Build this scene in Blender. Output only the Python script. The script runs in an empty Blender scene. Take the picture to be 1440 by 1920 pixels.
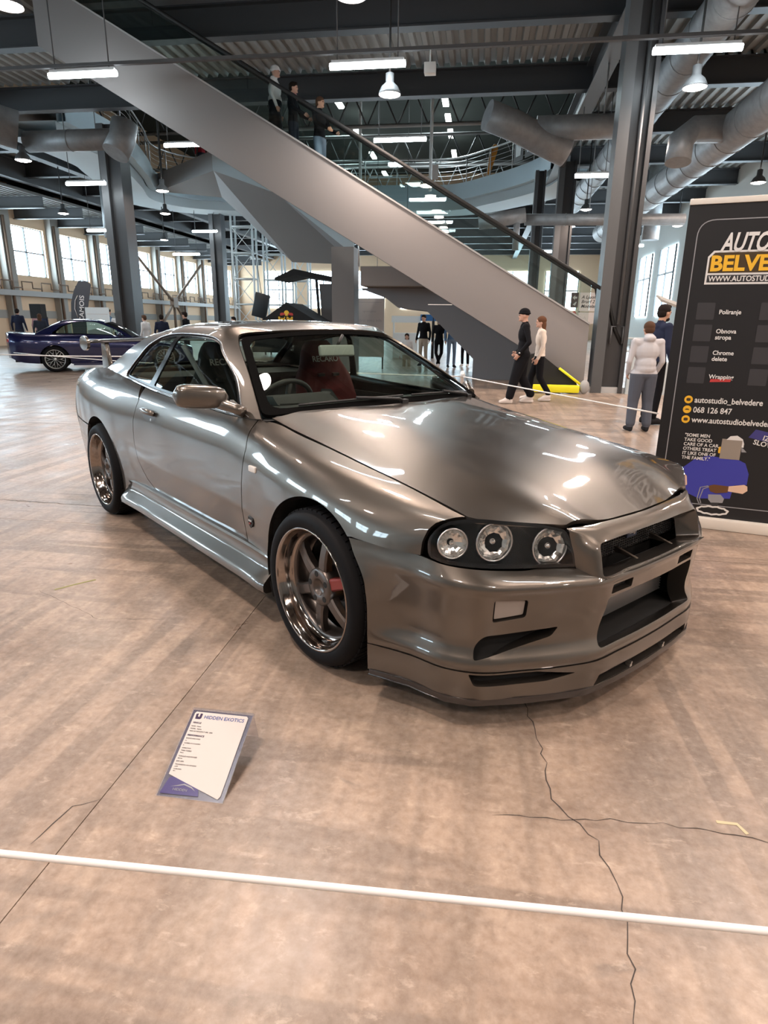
import bpy, bmesh, math, random
import numpy as np
from mathutils import Vector, Matrix, Euler
from mathutils.geometry import delaunay_2d_cdt, tessellate_polygon
C=bpy.context.scene.collection
SC_=bpy.context.scene
EXPOSURE=-.08; PENDANT_W=88.; TUBE_W=26.; WINDOW_L=17.
# ---------------------------------------------------------------- camera (world: X right across the hall, Y down the hall, Z up)
CAM_F,CAM_YAW,CAM_PITCH,CAM_ROLL=1179.62,math.radians(8.351),.2925984,.0114560
cd=bpy.data.cameras.new('camera'); cam=bpy.data.objects.new('camera',cd); C.objects.link(cam); SC_.camera=cam
cd.sensor_fit='VERTICAL'; cd.sensor_height=24; cd.lens=24*CAM_F/1920; cd.clip_end=400; cd.clip_start=.05
def _cam():
    f=Vector((-math.sin(CAM_YAW)*math.cos(CAM_PITCH),math.cos(CAM_YAW)*math.cos(CAM_PITCH),-math.sin(CAM_PITCH)))
    r=Vector((math.cos(CAM_YAW),math.sin(CAM_YAW),0)); u=r.cross(f)
    r2=r*math.cos(CAM_ROLL)+u*math.sin(CAM_ROLL); u2=-r*math.sin(CAM_ROLL)+u*math.cos(CAM_ROLL)
    m=Matrix((r2,u2,-f)).transposed().to_4x4(); m.translation=(0,0,1.34522); cam.matrix_world=m
_cam()
# ---------------------------------------------------------------- world, exposure
w_=bpy.data.worlds.new('world'); SC_.world=w_; w_.use_nodes=True
w_.node_tree.nodes['Background'].inputs[0].default_value=(.75,.87,1,1); w_.node_tree.nodes['Background'].inputs[1].default_value=.35
SC_.view_settings.view_transform='Standard'; SC_.view_settings.look='None'; SC_.view_settings.exposure=EXPOSURE; SC_.view_settings.gamma=1; SC_.view_settings.use_curve_mapping=False
SC_.cycles.max_bounces=6; SC_.cycles.transparent_max_bounces=16; SC_.cycles.sample_clamp_indirect=4; SC_.cycles.caustics_reflective=False; SC_.cycles.caustics_refractive=False
M={}
# ---------------------------------------------------------------- helpers
def link(o, parent=None):
    C.objects.link(o)
    if parent is not None: o.parent = parent
    return o
def tag(o, label=None, cat=None, group=None, kind=None):
    if label: o['label'] = label
    if cat: o['category'] = cat
    if group: o['group'] = group
    if kind: o['kind'] = kind
    return o
def thing(name, label, cat, loc=(0,0,0), rz=0.0, group=None):
    o = bpy.data.objects.new(name, None); o.empty_display_size = .1; C.objects.link(o)
    o.location = loc; o.rotation_euler = (0,0,rz)
    return tag(o, label, cat, group)
def mesh_obj(name, V, F, mat, parent=None, normals=None, smooth=True, mats=None, fm=None):
    me = bpy.data.meshes.new(name)
    me.from_pydata([tuple(map(float,v)) for v in V], [], [tuple(int(i) for i in f) for f in F])
    for m in (mats or [mat]): me.materials.append(m)
    if fm is not None: me.polygons.foreach_set('material_index', np.asarray(fm, dtype=np.int32))
    me.polygons.foreach_set('use_smooth', [smooth]*len(me.polygons))
    me.update()
    if normals is not None:
        me.normals_split_custom_set_from_vertices([tuple(map(float,n)) for n in normals])
    o = bpy.data.objects.new(name, me)
    return link(o, parent)
class MB:
    """collects primitive shapes into one mesh"""
    def __init__(s): s.V=[]; s.F=[]; s.S=[]; s.M=[]
    def add(s, V, F, smooth=False, m=0):
        b=len(s.V); s.V.extend([tuple(map(float,v)) for v in V]); s.F.extend([tuple(b+int(i) for i in f) for f in F])
        s.S.extend([smooth]*len(F)); s.M.extend([m]*len(F)); return s
    def box(s, c, d, rot=None, m=0, bev=0):
        x,y,z=[k/2 for k in d]
        V=[Vector((a*x,b*y,e*z)) for a in(-1,1) for b in(-1,1) for e in(-1,1)]
        if rot is not None: V=[rot@v for v in V]
        c=Vector(c); V=[v+c for v in V]
        return s.add(V,[(0,1,3,2),(4,6,7,5),(0,4,5,1),(2,3,7,6),(0,2,6,4),(1,5,7,3)],m=m)
    def box2(s, a, b, m=0):
        return s.box([(p+q)/2 for p,q in zip(a,b)],[abs(q-p) for p,q in zip(a,b)],m=m)
    def tube(s, pts, r, n=8, cap=True, closed=False, m=0, smooth=True):
        pts=[Vector(p) for p in pts]; k=len(pts)
        R=r if isinstance(r,(list,tuple)) else [r]*k
        V=[];F=[]; up=None
        for i,p in enumerate(pts):
            a=pts[(i-1)%k] if (closed or i>0) else p
            b=pts[(i+1)%k] if (closed or i<k-1) else p
            t=(b-a).normalized()
            if up is None:
                up=Vector((0,0,1)) if abs(t.z)<.9 else Vector((1,0,0))
            x=t.cross(up); 
            if x.length<1e-6: x=t.orthogonal()
            x.normalize(); y=x.cross(t).normalized(); up=y
            for j in range(n):
                w=2*math.pi*j/n; V.append(p+(x*math.cos(w)+y*math.sin(w))*R[i])
        for i in range(k if closed else k-1):
            for j in range(n):
                a=i*n+j; b=i*n+(j+1)%n; c=((i+1)%k)*n+(j+1)%n; d=((i+1)%k)*n+j
                F.append((a,b,c,d))
        s.add(V,F,smooth,m)
        if cap and not closed:
            b=len(s.V)-len(V)
            s.F.append(tuple(b+j for j in reversed(range(n)))); s.S.append(False); s.M.append(m)
            s.F.append(tuple(b+(k-1)*n+j for j in range(n))); s.S.append(False); s.M.append(m)
        return s
    def lathe(s, prof, axis='z', c=(0,0,0), n=32, m=0, smooth=True, flip=False):
        """prof: list of (radius, height along axis)"""
        c=Vector(c);V=[];F=[];k=len(prof)
        for j in range(n):
            w=2*math.pi*j/n; cw,sw=math.cos(w),math.sin(w)
            for r,h in prof:
                if axis=='z': v=(r*cw,r*sw,h)
                elif axis=='y': v=(r*cw,h,r*sw)
                else: v=(h,r*cw,r*sw)
                V.append(c+Vector(v))
        for j in range(n):
            for i in range(k-1):
                a=j*k+i;b=((j+1)%n)*k+i
                f=(a,b,b+1,a+1)
                F.append(f[::-1] if flip else f)
        return s.add(V,F,smooth,m)
    def sphere(s, c, r, n=12, k=8, m=0):
        c=Vector(c); r=r if isinstance(r,(tuple,list)) else (r,r,r)
        V=[c+Vector((0,0,r[2]))];F=[]
        for i in range(1,k):
            a=math.pi*i/k
            for j in range(n):
                b=2*math.pi*j/n; V.append(c+Vector((r[0]*math.sin(a)*math.cos(b),r[1]*math.sin(a)*math.sin(b),r[2]*math.cos(a))))
        V.append(c-Vector((0,0,r[2])))
        for j in range(n): F.append((0,1+j,1+(j+1)%n))
        for i in range(k-2):
            for j in range(n):
                a=1+i*n; F.append((a+j,a+n+j,a+n+(j+1)%n,a+(j+1)%n))
        a=1+(k-2)*n
        for j in range(n): F.append((a+j,len(V)-1,a+(j+1)%n))
        return s.add(V,F,True,m)
    def prism(s, poly, d, origin=(0,0,0), ux=(1,0,0), uy=(0,1,0), m=0, smooth=False):
        """extrude a 2D polygon (in ux,uy plane) by vector d (triangulated caps)"""
        o=Vector(origin);ux=Vector(ux);uy=Vector(uy);d=Vector(d);n=len(poly)
        A=[o+ux*x+uy*y for x,y in poly]; B=[a+d for a in A]
        T=tessellate_polygon([[Vector((x,y,0)) for x,y in poly]])
        F=[tuple(t) for t in T]+[tuple(n+i for i in reversed(t)) for t in T]
        s.add(A+B,F,False,m)
        return s.add(A+B,[(i,(i+1)%n,n+(i+1)%n,n+i) for i in range(n)],smooth,m)
    def build(s, name, mats, parent=None):
        if not isinstance(mats,(list,tuple)): mats=[mats]
        me=bpy.data.meshes.new(name); me.from_pydata(s.V,[],s.F)
        for m in mats: me.materials.append(m)
        me.polygons.foreach_set('use_smooth',s.S); me.polygons.foreach_set('material_index',s.M)
        bm=bmesh.new(); bm.from_mesh(me); bmesh.ops.recalc_face_normals(bm,faces=bm.faces); bm.to_mesh(me); bm.free()
        me.update()
        o=bpy.data.objects.new(name,me); return link(o,parent)
def bevel_obj(o, w, seg=2, ang=40):
    me=o.data; bm=bmesh.new(); bm.from_mesh(me)
    bmesh.ops.remove_doubles(bm,verts=bm.verts,dist=1e-5)
    E=[e for e in bm.edges if len(e.link_faces)==2 and e.calc_face_angle(0)>math.radians(ang)]
    bmesh.ops.bevel(bm,geom=E,offset=w,segments=seg,profile=.6,affect='EDGES',clamp_overlap=True)
    bm.to_mesh(me); bm.free()
    me.polygons.foreach_set('use_smooth',[True]*len(me.polygons)); me.update()
    try: me.set_sharp_from_angle(angle=math.radians(35))
    except Exception: pass
    return o
def copy_tree(o, parent=None):
    c=o.copy(); C.objects.link(c)
    if parent is not None: c.parent=parent
    for ch in list(o.children): copy_tree(ch,c)
    return c
# ---- node materials
def mat(name, col=(.5,.5,.5), rough=.5, metal=0., coat=0., emit=None, es=0., spec=.5, alpha=None, trans=0., ior=1.45):
    m=bpy.data.materials.new(name); m.use_nodes=True; b=m.node_tree.nodes['Principled BSDF']
    b.inputs['Base Color'].default_value=(*col,1); b.inputs['Roughness'].default_value=rough; b.inputs['Metallic'].default_value=metal
    b.inputs['Coat Weight'].default_value=coat; b.inputs['Coat Roughness'].default_value=.03
    b.inputs['Specular IOR Level'].default_value=spec; b.inputs['IOR'].default_value=ior; b.inputs['Transmission Weight'].default_value=trans
    if emit: b.inputs['Emission Color'].default_value=(*emit,1); b.inputs['Emission Strength'].default_value=es
    m.diffuse_color=(*col,1)
    return m
def bsdf(m): return m.node_tree.nodes['Principled BSDF']
class NT:
    def __init__(s,m): s.t=m.node_tree; s.n=s.t.nodes; s.l=s.t.links
    def new(s,typ,**kw):
        n=s.n.new(typ)
        for k,v in kw.items():
            if k in n.inputs.keys() if isinstance(k,str) else False: pass
            setattr(n,k,v)
        return n
    def link(s,a,b): s.l.new(a,b)
    def coord(s,kind='Object',scale=(1,1,1),rot=(0,0,0),loc=(0,0,0)):
        t=s.n.new('ShaderNodeTexCoord'); m=s.n.new('ShaderNodeMapping'); s.l.new(t.outputs[kind],m.inputs['Vector'])
        m.inputs['Scale'].default_value=scale; m.inputs['Rotation'].default_value=rot; m.inputs['Location'].default_value=loc
        return m.outputs['Vector']
    def noise(s,vec,scale,detail=4,rough=.5,dist=0):
        n=s.n.new('ShaderNodeTexNoise'); s.l.new(vec,n.inputs['Vector'])
        n.inputs['Scale'].default_value=scale; n.inputs['Detail'].default_value=detail; n.inputs['Roughness'].default_value=rough; n.inputs['Distortion'].default_value=dist
        return n.outputs['Fac']
    def ramp(s,fac,stops):
        r=s.n.new('ShaderNodeValToRGB'); s.l.new(fac,r.inputs['Fac']); e=r.color_ramp.elements
        while len(e)<len(stops): e.new(.5)
        for k,(p,c) in zip(e,stops):
            k.position=p; k.color=(*c,1) if len(c)==3 else c
        return r.outputs['Color']
    def mix(s,fac,a,b,mode='MIX'):
        m=s.n.new('ShaderNodeMix'); m.data_type='RGBA'; m.blend_type=mode
        for v,i in ((fac,0),(a,6),(b,7)):
            if hasattr(v,'is_linked') or hasattr(v,'links'): s.l.new(v,m.inputs[i])
            else:
                m.inputs[i].default_value = v if i==0 else ((*v,1) if len(v)==3 else v)
        return m.outputs[2]
    def math(s,op,a,b=None):
        m=s.n.new('ShaderNodeMath'); m.operation=op
        for v,i in ((a,0),(b,1)):
            if v is None: continue
            if hasattr(v,'links'): s.l.new(v,m.inputs[i])
            else: m.inputs[i].default_value=v
        return m.outputs[0]
    def bump(s,h,strength=.2,dist=.01):
        b=s.n.new('ShaderNodeBump'); b.inputs['Strength'].default_value=strength; b.inputs['Distance'].default_value=dist
        s.l.new(h,b.inputs['Height']); return b.outputs['Normal']
# ---- spline surfaces (tensor product cubic Hermite, optional creases)
def _tang(k,Y,cr):
    n=len(k); h=np.diff(k); d=(Y[1:]-Y[:-1])/h.reshape((-1,)+(1,)*(Y.ndim-1))
    ML=np.empty_like(Y); MR=np.empty_like(Y)
    for i in range(1,n-1):
        if i in cr: ML[i]=d[i-1]; MR[i]=d[i]
        else: ML[i]=MR[i]=(d[i-1]*h[i]+d[i]*h[i-1])/(h[i]+h[i-1])
    if n==2: ML[:]=MR[:]=d[0]
    else:
        MR[0]=ML[0]=1.5*d[0]-.5*ML[1] if 1 not in cr else d[0]
        MR[-1]=ML[-1]=1.5*d[-1]-.5*MR[-2] if n-2 not in cr else d[-1]
    return ML,MR
def _herm(k,Y,ML,MR,t,per):
    i=np.clip(np.searchsorted(k,t,side='right')-1,0,len(k)-2); h=k[i+1]-k[i]; s=(t-k[i])/h
    s=s[:,None]; h=h[:,None]
    if per: a=np.arange(len(t)); y0,y1,m0,m1=Y[i,a],Y[i+1,a],MR[i,a],ML[i+1,a]
    else: y0,y1,m0,m1=Y[i],Y[i+1],MR[i],ML[i+1]
    return y0*(1+2*s)*(1-s)**2+m0*h*s*(1-s)**2+y1*s*s*(3-2*s)+m1*h*s*s*(s-1)
class Surf:
    def __init__(s,P,cu=(),cv=(),sign=1):
        P=np.asarray(P,float); s.P=P; s.cu=set(cu); s.cv=set(cv); s.sign=sign
        s.ku=np.concatenate([[0],np.cumsum(np.linalg.norm(np.diff(P,axis=1),axis=2).mean(0))])
        s.kv=np.concatenate([[0],np.cumsum(np.linalg.norm(np.diff(P,axis=0),axis=2).mean(1))])
        s.tu=[_tang(s.ku,P[r],s.cu) for r in range(P.shape[0])]
    def __call__(s,uv):
        uv=np.atleast_2d(np.asarray(uv,float)); u,v=uv[:,0],uv[:,1]
        R=np.stack([_herm(s.ku,s.P[r],s.tu[r][0],s.tu[r][1],u,False) for r in range(s.P.shape[0])])
        ML,MR=_tang(s.kv,R,s.cv)
        return _herm(s.kv,R,ML,MR,v,True)
    def normal(s,uv,e=2e-4):
        uv=np.atleast_2d(np.asarray(uv,float))
        a=s(uv+[e,0])-s(uv-[e,0]); b=s(uv+[0,e])-s(uv-[0,e])
        n=np.cross(a,b)*s.sign; return n/np.maximum(np.linalg.norm(n,axis=1,keepdims=True),1e-12)
    def inv(s,pts,ax):
        """parameters of the surface points whose coordinates `ax` equal pts"""
        pts=np.asarray(pts,float)
        gu,gv=np.meshgrid(np.linspace(0,s.ku[-1],60),np.linspace(0,s.kv[-1],40)); g=np.stack([gu.ravel(),gv.ravel()],1); G=s(g)[:,ax]
        q=g[((pts[:,None,:]-G[None])**2).sum(2).argmin(1)]
        for _ in range(25):
            f=s(q)[:,ax]-pts; e=1e-4
            ju=(s(q+[e,0])[:,ax]-s(q-[e,0])[:,ax])/(2*e); jv=(s(q+[0,e])[:,ax]-s(q-[0,e])[:,ax])/(2*e)
            J=np.stack([ju,jv],2); J=np.einsum('nij,nik->njk',J,J)+1e-7*np.eye(2); r=-np.einsum('nij,ni->nj',np.stack([ju,jv],2),f)
            st=np.linalg.solve(J,r[...,None])[...,0]; L=np.linalg.norm(st,axis=1,keepdims=True); q=q+st*np.minimum(1,.05/np.maximum(L,1e-9))
        return q
    def kn(s,i,j):   # uv of (fractional) knot indices: column i, row j
        f=lambda k,x:(np.interp(x,np.arange(len(k)),k))
        return (f(s.ku,i),f(s.kv,j))
def dens(poly,h):
    P=np.asarray(poly,float); out=[]
    for a,b in zip(P,np.roll(P,-1,0)):
        n=max(1,int(np.ceil(np.linalg.norm(b-a)/h))); out.append(a+(b-a)*np.linspace(0,1,n,endpoint=False)[:,None])
    return np.concatenate(out)
def rnd(poly,r,n=5):
    """round the corners of a 2D polygon; r scalar or list"""
    P=[np.asarray(p,float) for p in poly]; out=[]; k=len(P)
    R=r if isinstance(r,(list,tuple)) else [r]*k
    for i in range(k):
        a,b,c=P[i-1],P[i],P[(i+1)%k]; la,lc=np.linalg.norm(a-b),np.linalg.norm(c-b); q=min(R[i],.48*la,.48*lc)
        if q<1e-6: out.append(b); continue
        p0=b+(a-b)/la*q; p1=b+(c-b)/lc*q
        for t in np.linspace(0,1,n): out.append((1-t)**2*p0+2*t*(1-t)*b+t*t*p1)
    return np.array(out)
def area2(P): x,y=np.asarray(P).T; return .5*np.sum(x*np.roll(y,-1)-np.roll(x,-1)*y)
def inset(P,g):
    P=np.asarray(P,float)
    if area2(P)<0: P=P[::-1]
    e=np.roll(P,-1,0)-P; L=np.linalg.norm(e,axis=1); keep=L>1e-6; P=P[keep]; e=np.roll(P,-1,0)-P
    n=np.stack([-e[:,1],e[:,0]],1); n/=np.linalg.norm(n,axis=1,keepdims=True)
    m=n+np.roll(n,1,0); m/=np.maximum(np.linalg.norm(m,axis=1,keepdims=True),1e-9); c=np.clip((m*n).sum(1),.45,1)
    return P+m*(g/c)[:,None]
def inpoly(P,q):
    P=np.asarray(P); x,y=q[:,0],q[:,1]; r=np.zeros(len(q),bool); a=P;b=np.roll(P,-1,0)
    for (x0,y0),(x1,y1) in zip(a,b):
        if y0==y1: continue
        c=((y0>y)!=(y1>y)); r^=c&(x<(x1-x0)*(y-y0)/(y1-y0)+x0)
    return r
def segdist(P,q):
    d=np.full(len(q),1e9)
    for a,b in zip(P,np.roll(P,-1,0)):
        e=b-a; t=np.clip(((q-a)@e)/max(e@e,1e-12),0,1); d=np.minimum(d,np.linalg.norm(q-a-t[:,None]*e,axis=1))
    return d
def panel(S,outer,holes=(),h=.03,depth=.012,hdepth=None,off=0.,hb=None,mirror=False):
    """triangulated piece of surface S inside `outer` minus `holes`, with edges turned inwards by `depth`; returns V,F,N"""
    hb=hb or h*.6
    loops=[dens(outer,hb)]+[dens(p,hb) for p in holes]
    lo,hi=loops[0].min(0),loops[0].max(0)
    gx=np.arange(lo[0]+h/2,hi[0],h); gy=np.arange(lo[1]+h/2,hi[1],h)
    g=np.stack(np.meshgrid(gx,gy),-1).reshape(-1,2); ok=inpoly(loops[0],g)
    for L in loops[1:]: ok&=~inpoly(L,g)
    g=g[ok]
    if len(g):
        dmin=np.min([segdist(L,g) for L in loops],axis=0); g=g[dmin>.45*hb]
    pts=np.concatenate(loops+[g]); E=[];b=0
    for L in loops:
        n=len(L); E+=[(b+i,b+(i+1)%n) for i in range(n)]; b+=n
    r=delaunay_2d_cdt([Vector(p) for p in pts],E,[],0,1e-7)
    uv=np.array([tuple(v) for v in r[0]]); T=np.array([f for f in r[2] if len(f)==3])
    c=uv[T].mean(1); ok=inpoly(loops[0],c)
    for L in loops[1:]: ok&=~inpoly(L,c)
    T=T[ok]; X=S(uv); N=S.normal(uv); X=X+N*off
    a=X[T]; fn=np.cross(a[:,1]-a[:,0],a[:,2]-a[:,0]); bad=(fn*N[T].mean(1)).sum(1)<0; T[bad]=T[bad][:,::-1]
    V=[X];F=[list(map(tuple,T))];NN=[N];nb=len(X)
    for li,L in enumerate(loops):
        dp=depth if li==0 else (depth if hdepth is None else (hdepth[li-1] if isinstance(hdepth,(list,tuple)) else hdepth))
        if not dp: continue
        x=S(L); n=S.normal(L); x=x+n*off; k=len(L)
        t=np.roll(x,-1,0)-np.roll(x,1,0); t/=np.maximum(np.linalg.norm(t,axis=1,keepdims=True),1e-9)
        s=np.cross(t,n)
        ctr_in = (area2(L)>0)
        # side normal points away from material
        probe=S(L+0)
        inw=np.roll(L,-1,0)-np.roll(L,1,0); inw=np.stack([-inw[:,1],inw[:,0]],1)*(1 if area2(L)>0 else -1)
        if li>0: inw=-inw
        inw/=np.maximum(np.linalg.norm(inw,axis=1,keepdims=True),1e-9)
        w=S(L+inw*2e-4)-S(L)   # towards material
        sg=np.sign((s*w).sum(1)); s=-s*np.where(sg==0,1,sg)[:,None]
        y=x-n*dp
        base=nb+sum(len(v) for v in V[1:])
        V+= [x,y]; NN+=[s,s]; f=[]
        for i in range(k):
            j=(i+1)%k; q=(base+i,base+j,base+k+j,base+k+i)
            fnv=np.cross(x[j]-x[i],y[i]-x[i])
            f.append(q if fnv@s[i]>0 else q[::-1])
        F.append(f)
    V=np.concatenate(V);NN=np.concatenate(NN);F=[q for f in F for q in f]
    if mirror: V,F,NN=mir(V,F,NN)
    return V,F,NN
def mir(V,F,N):
    m=np.array([1,-1,1]); return V*m,[tuple(reversed(f)) for f in F],N*m
def join(*parts):
    V=[];F=[];N=[];b=0
    for v,f,n in parts: V.append(v);N.append(n);F+=[tuple(b+i for i in q) for q in f];b+=len(v)
    return np.concatenate(V),F,np.concatenate(N)
def text_obj(name, body, size, m, parent, loc, rot, align='LEFT', ext=.0005, sx=1.0, shear=0., bold=0., vfit=None):
    cu=bpy.data.curves.new(name,'FONT'); cu.body=body; cu.size=size; cu.extrude=ext; cu.align_x=align; cu.shear=shear; cu.offset=bold
    cu.resolution_u=3
    o=bpy.data.objects.new(name,cu); C.objects.link(o)
    dg=bpy.context.evaluated_depsgraph_get(); me=bpy.data.meshes.new_from_object(o.evaluated_get(dg)); bpy.data.objects.remove(o)
    me.materials.clear(); me.materials.append(m)
    o=bpy.data.objects.new(name,me); link(o,parent); o.location=loc; o.rotation_euler=rot; o.scale=(sx,1,1)
    return o
# ---------------------------------------------------------------- hall materials
M['steel_dark']=mat('steel_dark',(.05,.052,.056),.5); M['steel_gray']=mat('steel_gray',(.09,.092,.095),.5); M['steel_pale']=mat('steel_pale',(.36,.36,.355),.55)
M['column_paint']=mat('column_paint',(.045,.045,.047),.42); M['white_steel']=mat('white_steel',(.72,.77,.78),.45); M['rail_metal']=mat('rail_metal',(.62,.64,.65),.35,.6)
M['plaster']=mat('plaster',(.235,.220,.216),.75); M['cool_plaster']=mat('cool_plaster',(.50,.56,.58),.7); M['fascia_blue_lit']=mat('fascia_blue_lit',(.50,.63,.70),.6)
M['cream_wall']=mat('cream_wall',(.78,.56,.38),.85); M['pale_wall']=mat('pale_wall',(.60,.60,.57),.85); M['roof_dark']=mat('roof_dark',(.035,.045,.042),.9)
M['pilaster']=mat('pilaster',(.36,.34,.31),.8); M['pipe_brown']=mat('pipe_brown',(.20,.13,.09),.6); M['cable_tray']=mat('cable_tray',(.35,.34,.33),.5)
M['yellow']=mat('yellow',(.85,.78,.02),.5); M['black_rubber']=mat('black_rubber',(.012,.012,.012),.7); M['rope_white']=mat('rope_white',(.82,.80,.78),.9)
M['tube_glow']=mat('tube_glow',(.9,.9,.9),.5,emit=(.86,.95,1.0),es=28.); M['bell_glow']=mat('bell_glow',(.9,.9,.9),.5,emit=(1.0,.86,.80),es=55.)
M['window_glow']=mat('window_glow',(.8,.85,.9),.3,emit=(.66,.86,1.0),es=WINDOW_L); M['far_glow']=mat('far_glow',(.9,.9,.9),.5,emit=(.92,1.0,.96),es=7.)
M['paper_white']=mat('paper_white',(.80,.78,.76),.8); M['paper_gray']=mat('paper_gray',(.30,.31,.32),.8); M['faint_print']=mat('faint_print',(.55,.50,.49),.8)
def _galv():
    m=M['galvanised']=mat('galvanised',(.30,.30,.30),.5,.35); t=NT(m); v=t.coord('Object',(3,3,3)); n=t.noise(v,2.2,3)
    t.link(t.ramp(n,[(.3,(.235,.24,.245)),(.7,(.30,.305,.31))]),bsdf(m).inputs['Base Color'])
_galv()
def _deck():
    m=M['deck_metal']=mat('deck_metal',(.30,.30,.285),.55,.2)
_deck()
def _glassrail(): M['rail_glass']=glass('rail_glass',(.90,.94,.93))
def glass(name, tint, rough_=.01):
    m=bpy.data.materials.new(name); m.use_nodes=True; t=NT(m); t.n.clear()
    o=t.new('ShaderNodeOutputMaterial'); a=t.new('ShaderNodeBsdfTransparent'); g=t.new('ShaderNodeBsdfGlossy'); f=t.new('ShaderNodeLayerWeight'); x=t.new('ShaderNodeMixShader')
    a.inputs['Color'].default_value=(*tint,1); g.inputs['Roughness'].default_value=rough_; f.inputs['Blend'].default_value=.5
    t.link(t.math('ADD',t.math('MULTIPLY',t.math('POWER',f.outputs['Facing'],5.),.92),.045),x.inputs[0]); t.link(a.outputs[0],x.inputs[1]); t.link(g.outputs[0],x.inputs[2]); t.link(x.outputs[0],o.inputs[0]); return m
_glassrail()
def _floor():
    m=M['concrete']=mat('concrete',(.4,.33,.28),.5); t=NT(m); b=bsdf(m); P_='Object'
    big=t.noise(t.coord(P_,(.55,.8,1)),1.3,5,.6,.4); mid=t.noise(t.coord(P_,(1,1,1),loc=(7,3,0)),2.6,8,.62,.3); fine=t.noise(t.coord(P_),38,4,.6)
    sy=t.noise(t.coord(P_,(6.5,.30,1)),1.5,2,.45,.03); sx=t.noise(t.coord(P_,(.30,6.0,1),loc=(3,9,0)),1.5,2,.45,.03); dg=t.noise(t.coord(P_,(6.0,.35,1),rot=(0,0,-.72)),1.4,2,.45,.03)
    c=t.ramp(big,[(.30,(.155,.103,.073)),(.5,(.27,.187,.136)),(.70,(.40,.296,.223))])
    c=t.mix(t.math('MULTIPLY',t.ramp(mid,[(.35,(0,0,0)),(.62,(1,1,1))]),.55),c,(.50,.365,.265))
    reg=t.noise(t.coord(P_,loc=(21,4,0)),.55,2,.5); RG=t.ramp(reg,[(.42,(0,0,0)),(.58,(1,1,1))]); RI=t.ramp(reg,[(.42,(1,1,1)),(.58,(0,0,0))])
    c=t.mix(t.math('MULTIPLY',t.math('MULTIPLY',t.ramp(sy,[(.45,(1,1,1)),(.505,(0,0,0))]),RG),.72),c,(.155,.108,.078))
    c=t.mix(t.math('MULTIPLY',t.math('MULTIPLY',t.ramp(sx,[(.45,(1,1,1)),(.505,(0,0,0))]),RI),.68),c,(.155,.108,.078))
    c=t.mix(t.math('MULTIPLY',t.ramp(dg,[(.42,(1,1,1)),(.50,(0,0,0))]),.42),c,(.165,.118,.085))
    sp=t.noise(t.coord(P_,loc=(2,8,0)),15,7,.7,.3); c=t.mix(t.math('MULTIPLY',t.ramp(sp,[(.38,(1,1,1)),(.52,(0,0,0))]),.38),c,(.15,.10,.070)); c=t.mix(t.math('MULTIPLY',t.ramp(sp,[(.56,(0,0,0)),(.68,(1,1,1))]),.30),c,(.62,.47,.36))
    spot=t.noise(t.coord(P_,loc=(1,5,0)),6.5,3,.55,.6); c=t.mix(t.math('MULTIPLY',t.ramp(spot,[(.66,(0,0,0)),(.73,(1,1,1))]),.5),c,(.15,.12,.10))
    pale=t.noise(t.coord(P_,(1,2.2,1),loc=(11,2,0)),7.5,6,.7,.15); c=t.mix(t.math('MULTIPLY',t.ramp(pale,[(.60,(0,0,0)),(.66,(1,1,1))]),.30),c,(.64,.50,.39))
    c=t.mix(.16,c,t.ramp(fine,[(.3,(.12,.10,.09)),(.7,(.7,.62,.56))]))
    t.link(c,b.inputs['Base Color']); t.link(t.ramp(mid,[(.3,(.27,.27,.27)),(.7,(.46,.46,.46))]),b.inputs['Roughness'])
    b.inputs['Specular IOR Level'].default_value=.75; h=t.math('ADD',t.math('MULTIPLY',fine,.4),mid); t.link(t.bump(h,.12,.008),b.inputs['Normal'])
    M['joint_dark']=mat('joint_dark',(.06,.05,.045),.9)
_floor()
X0,X1,Y0,Y1=-24.,10.5,-14.,62.
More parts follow.
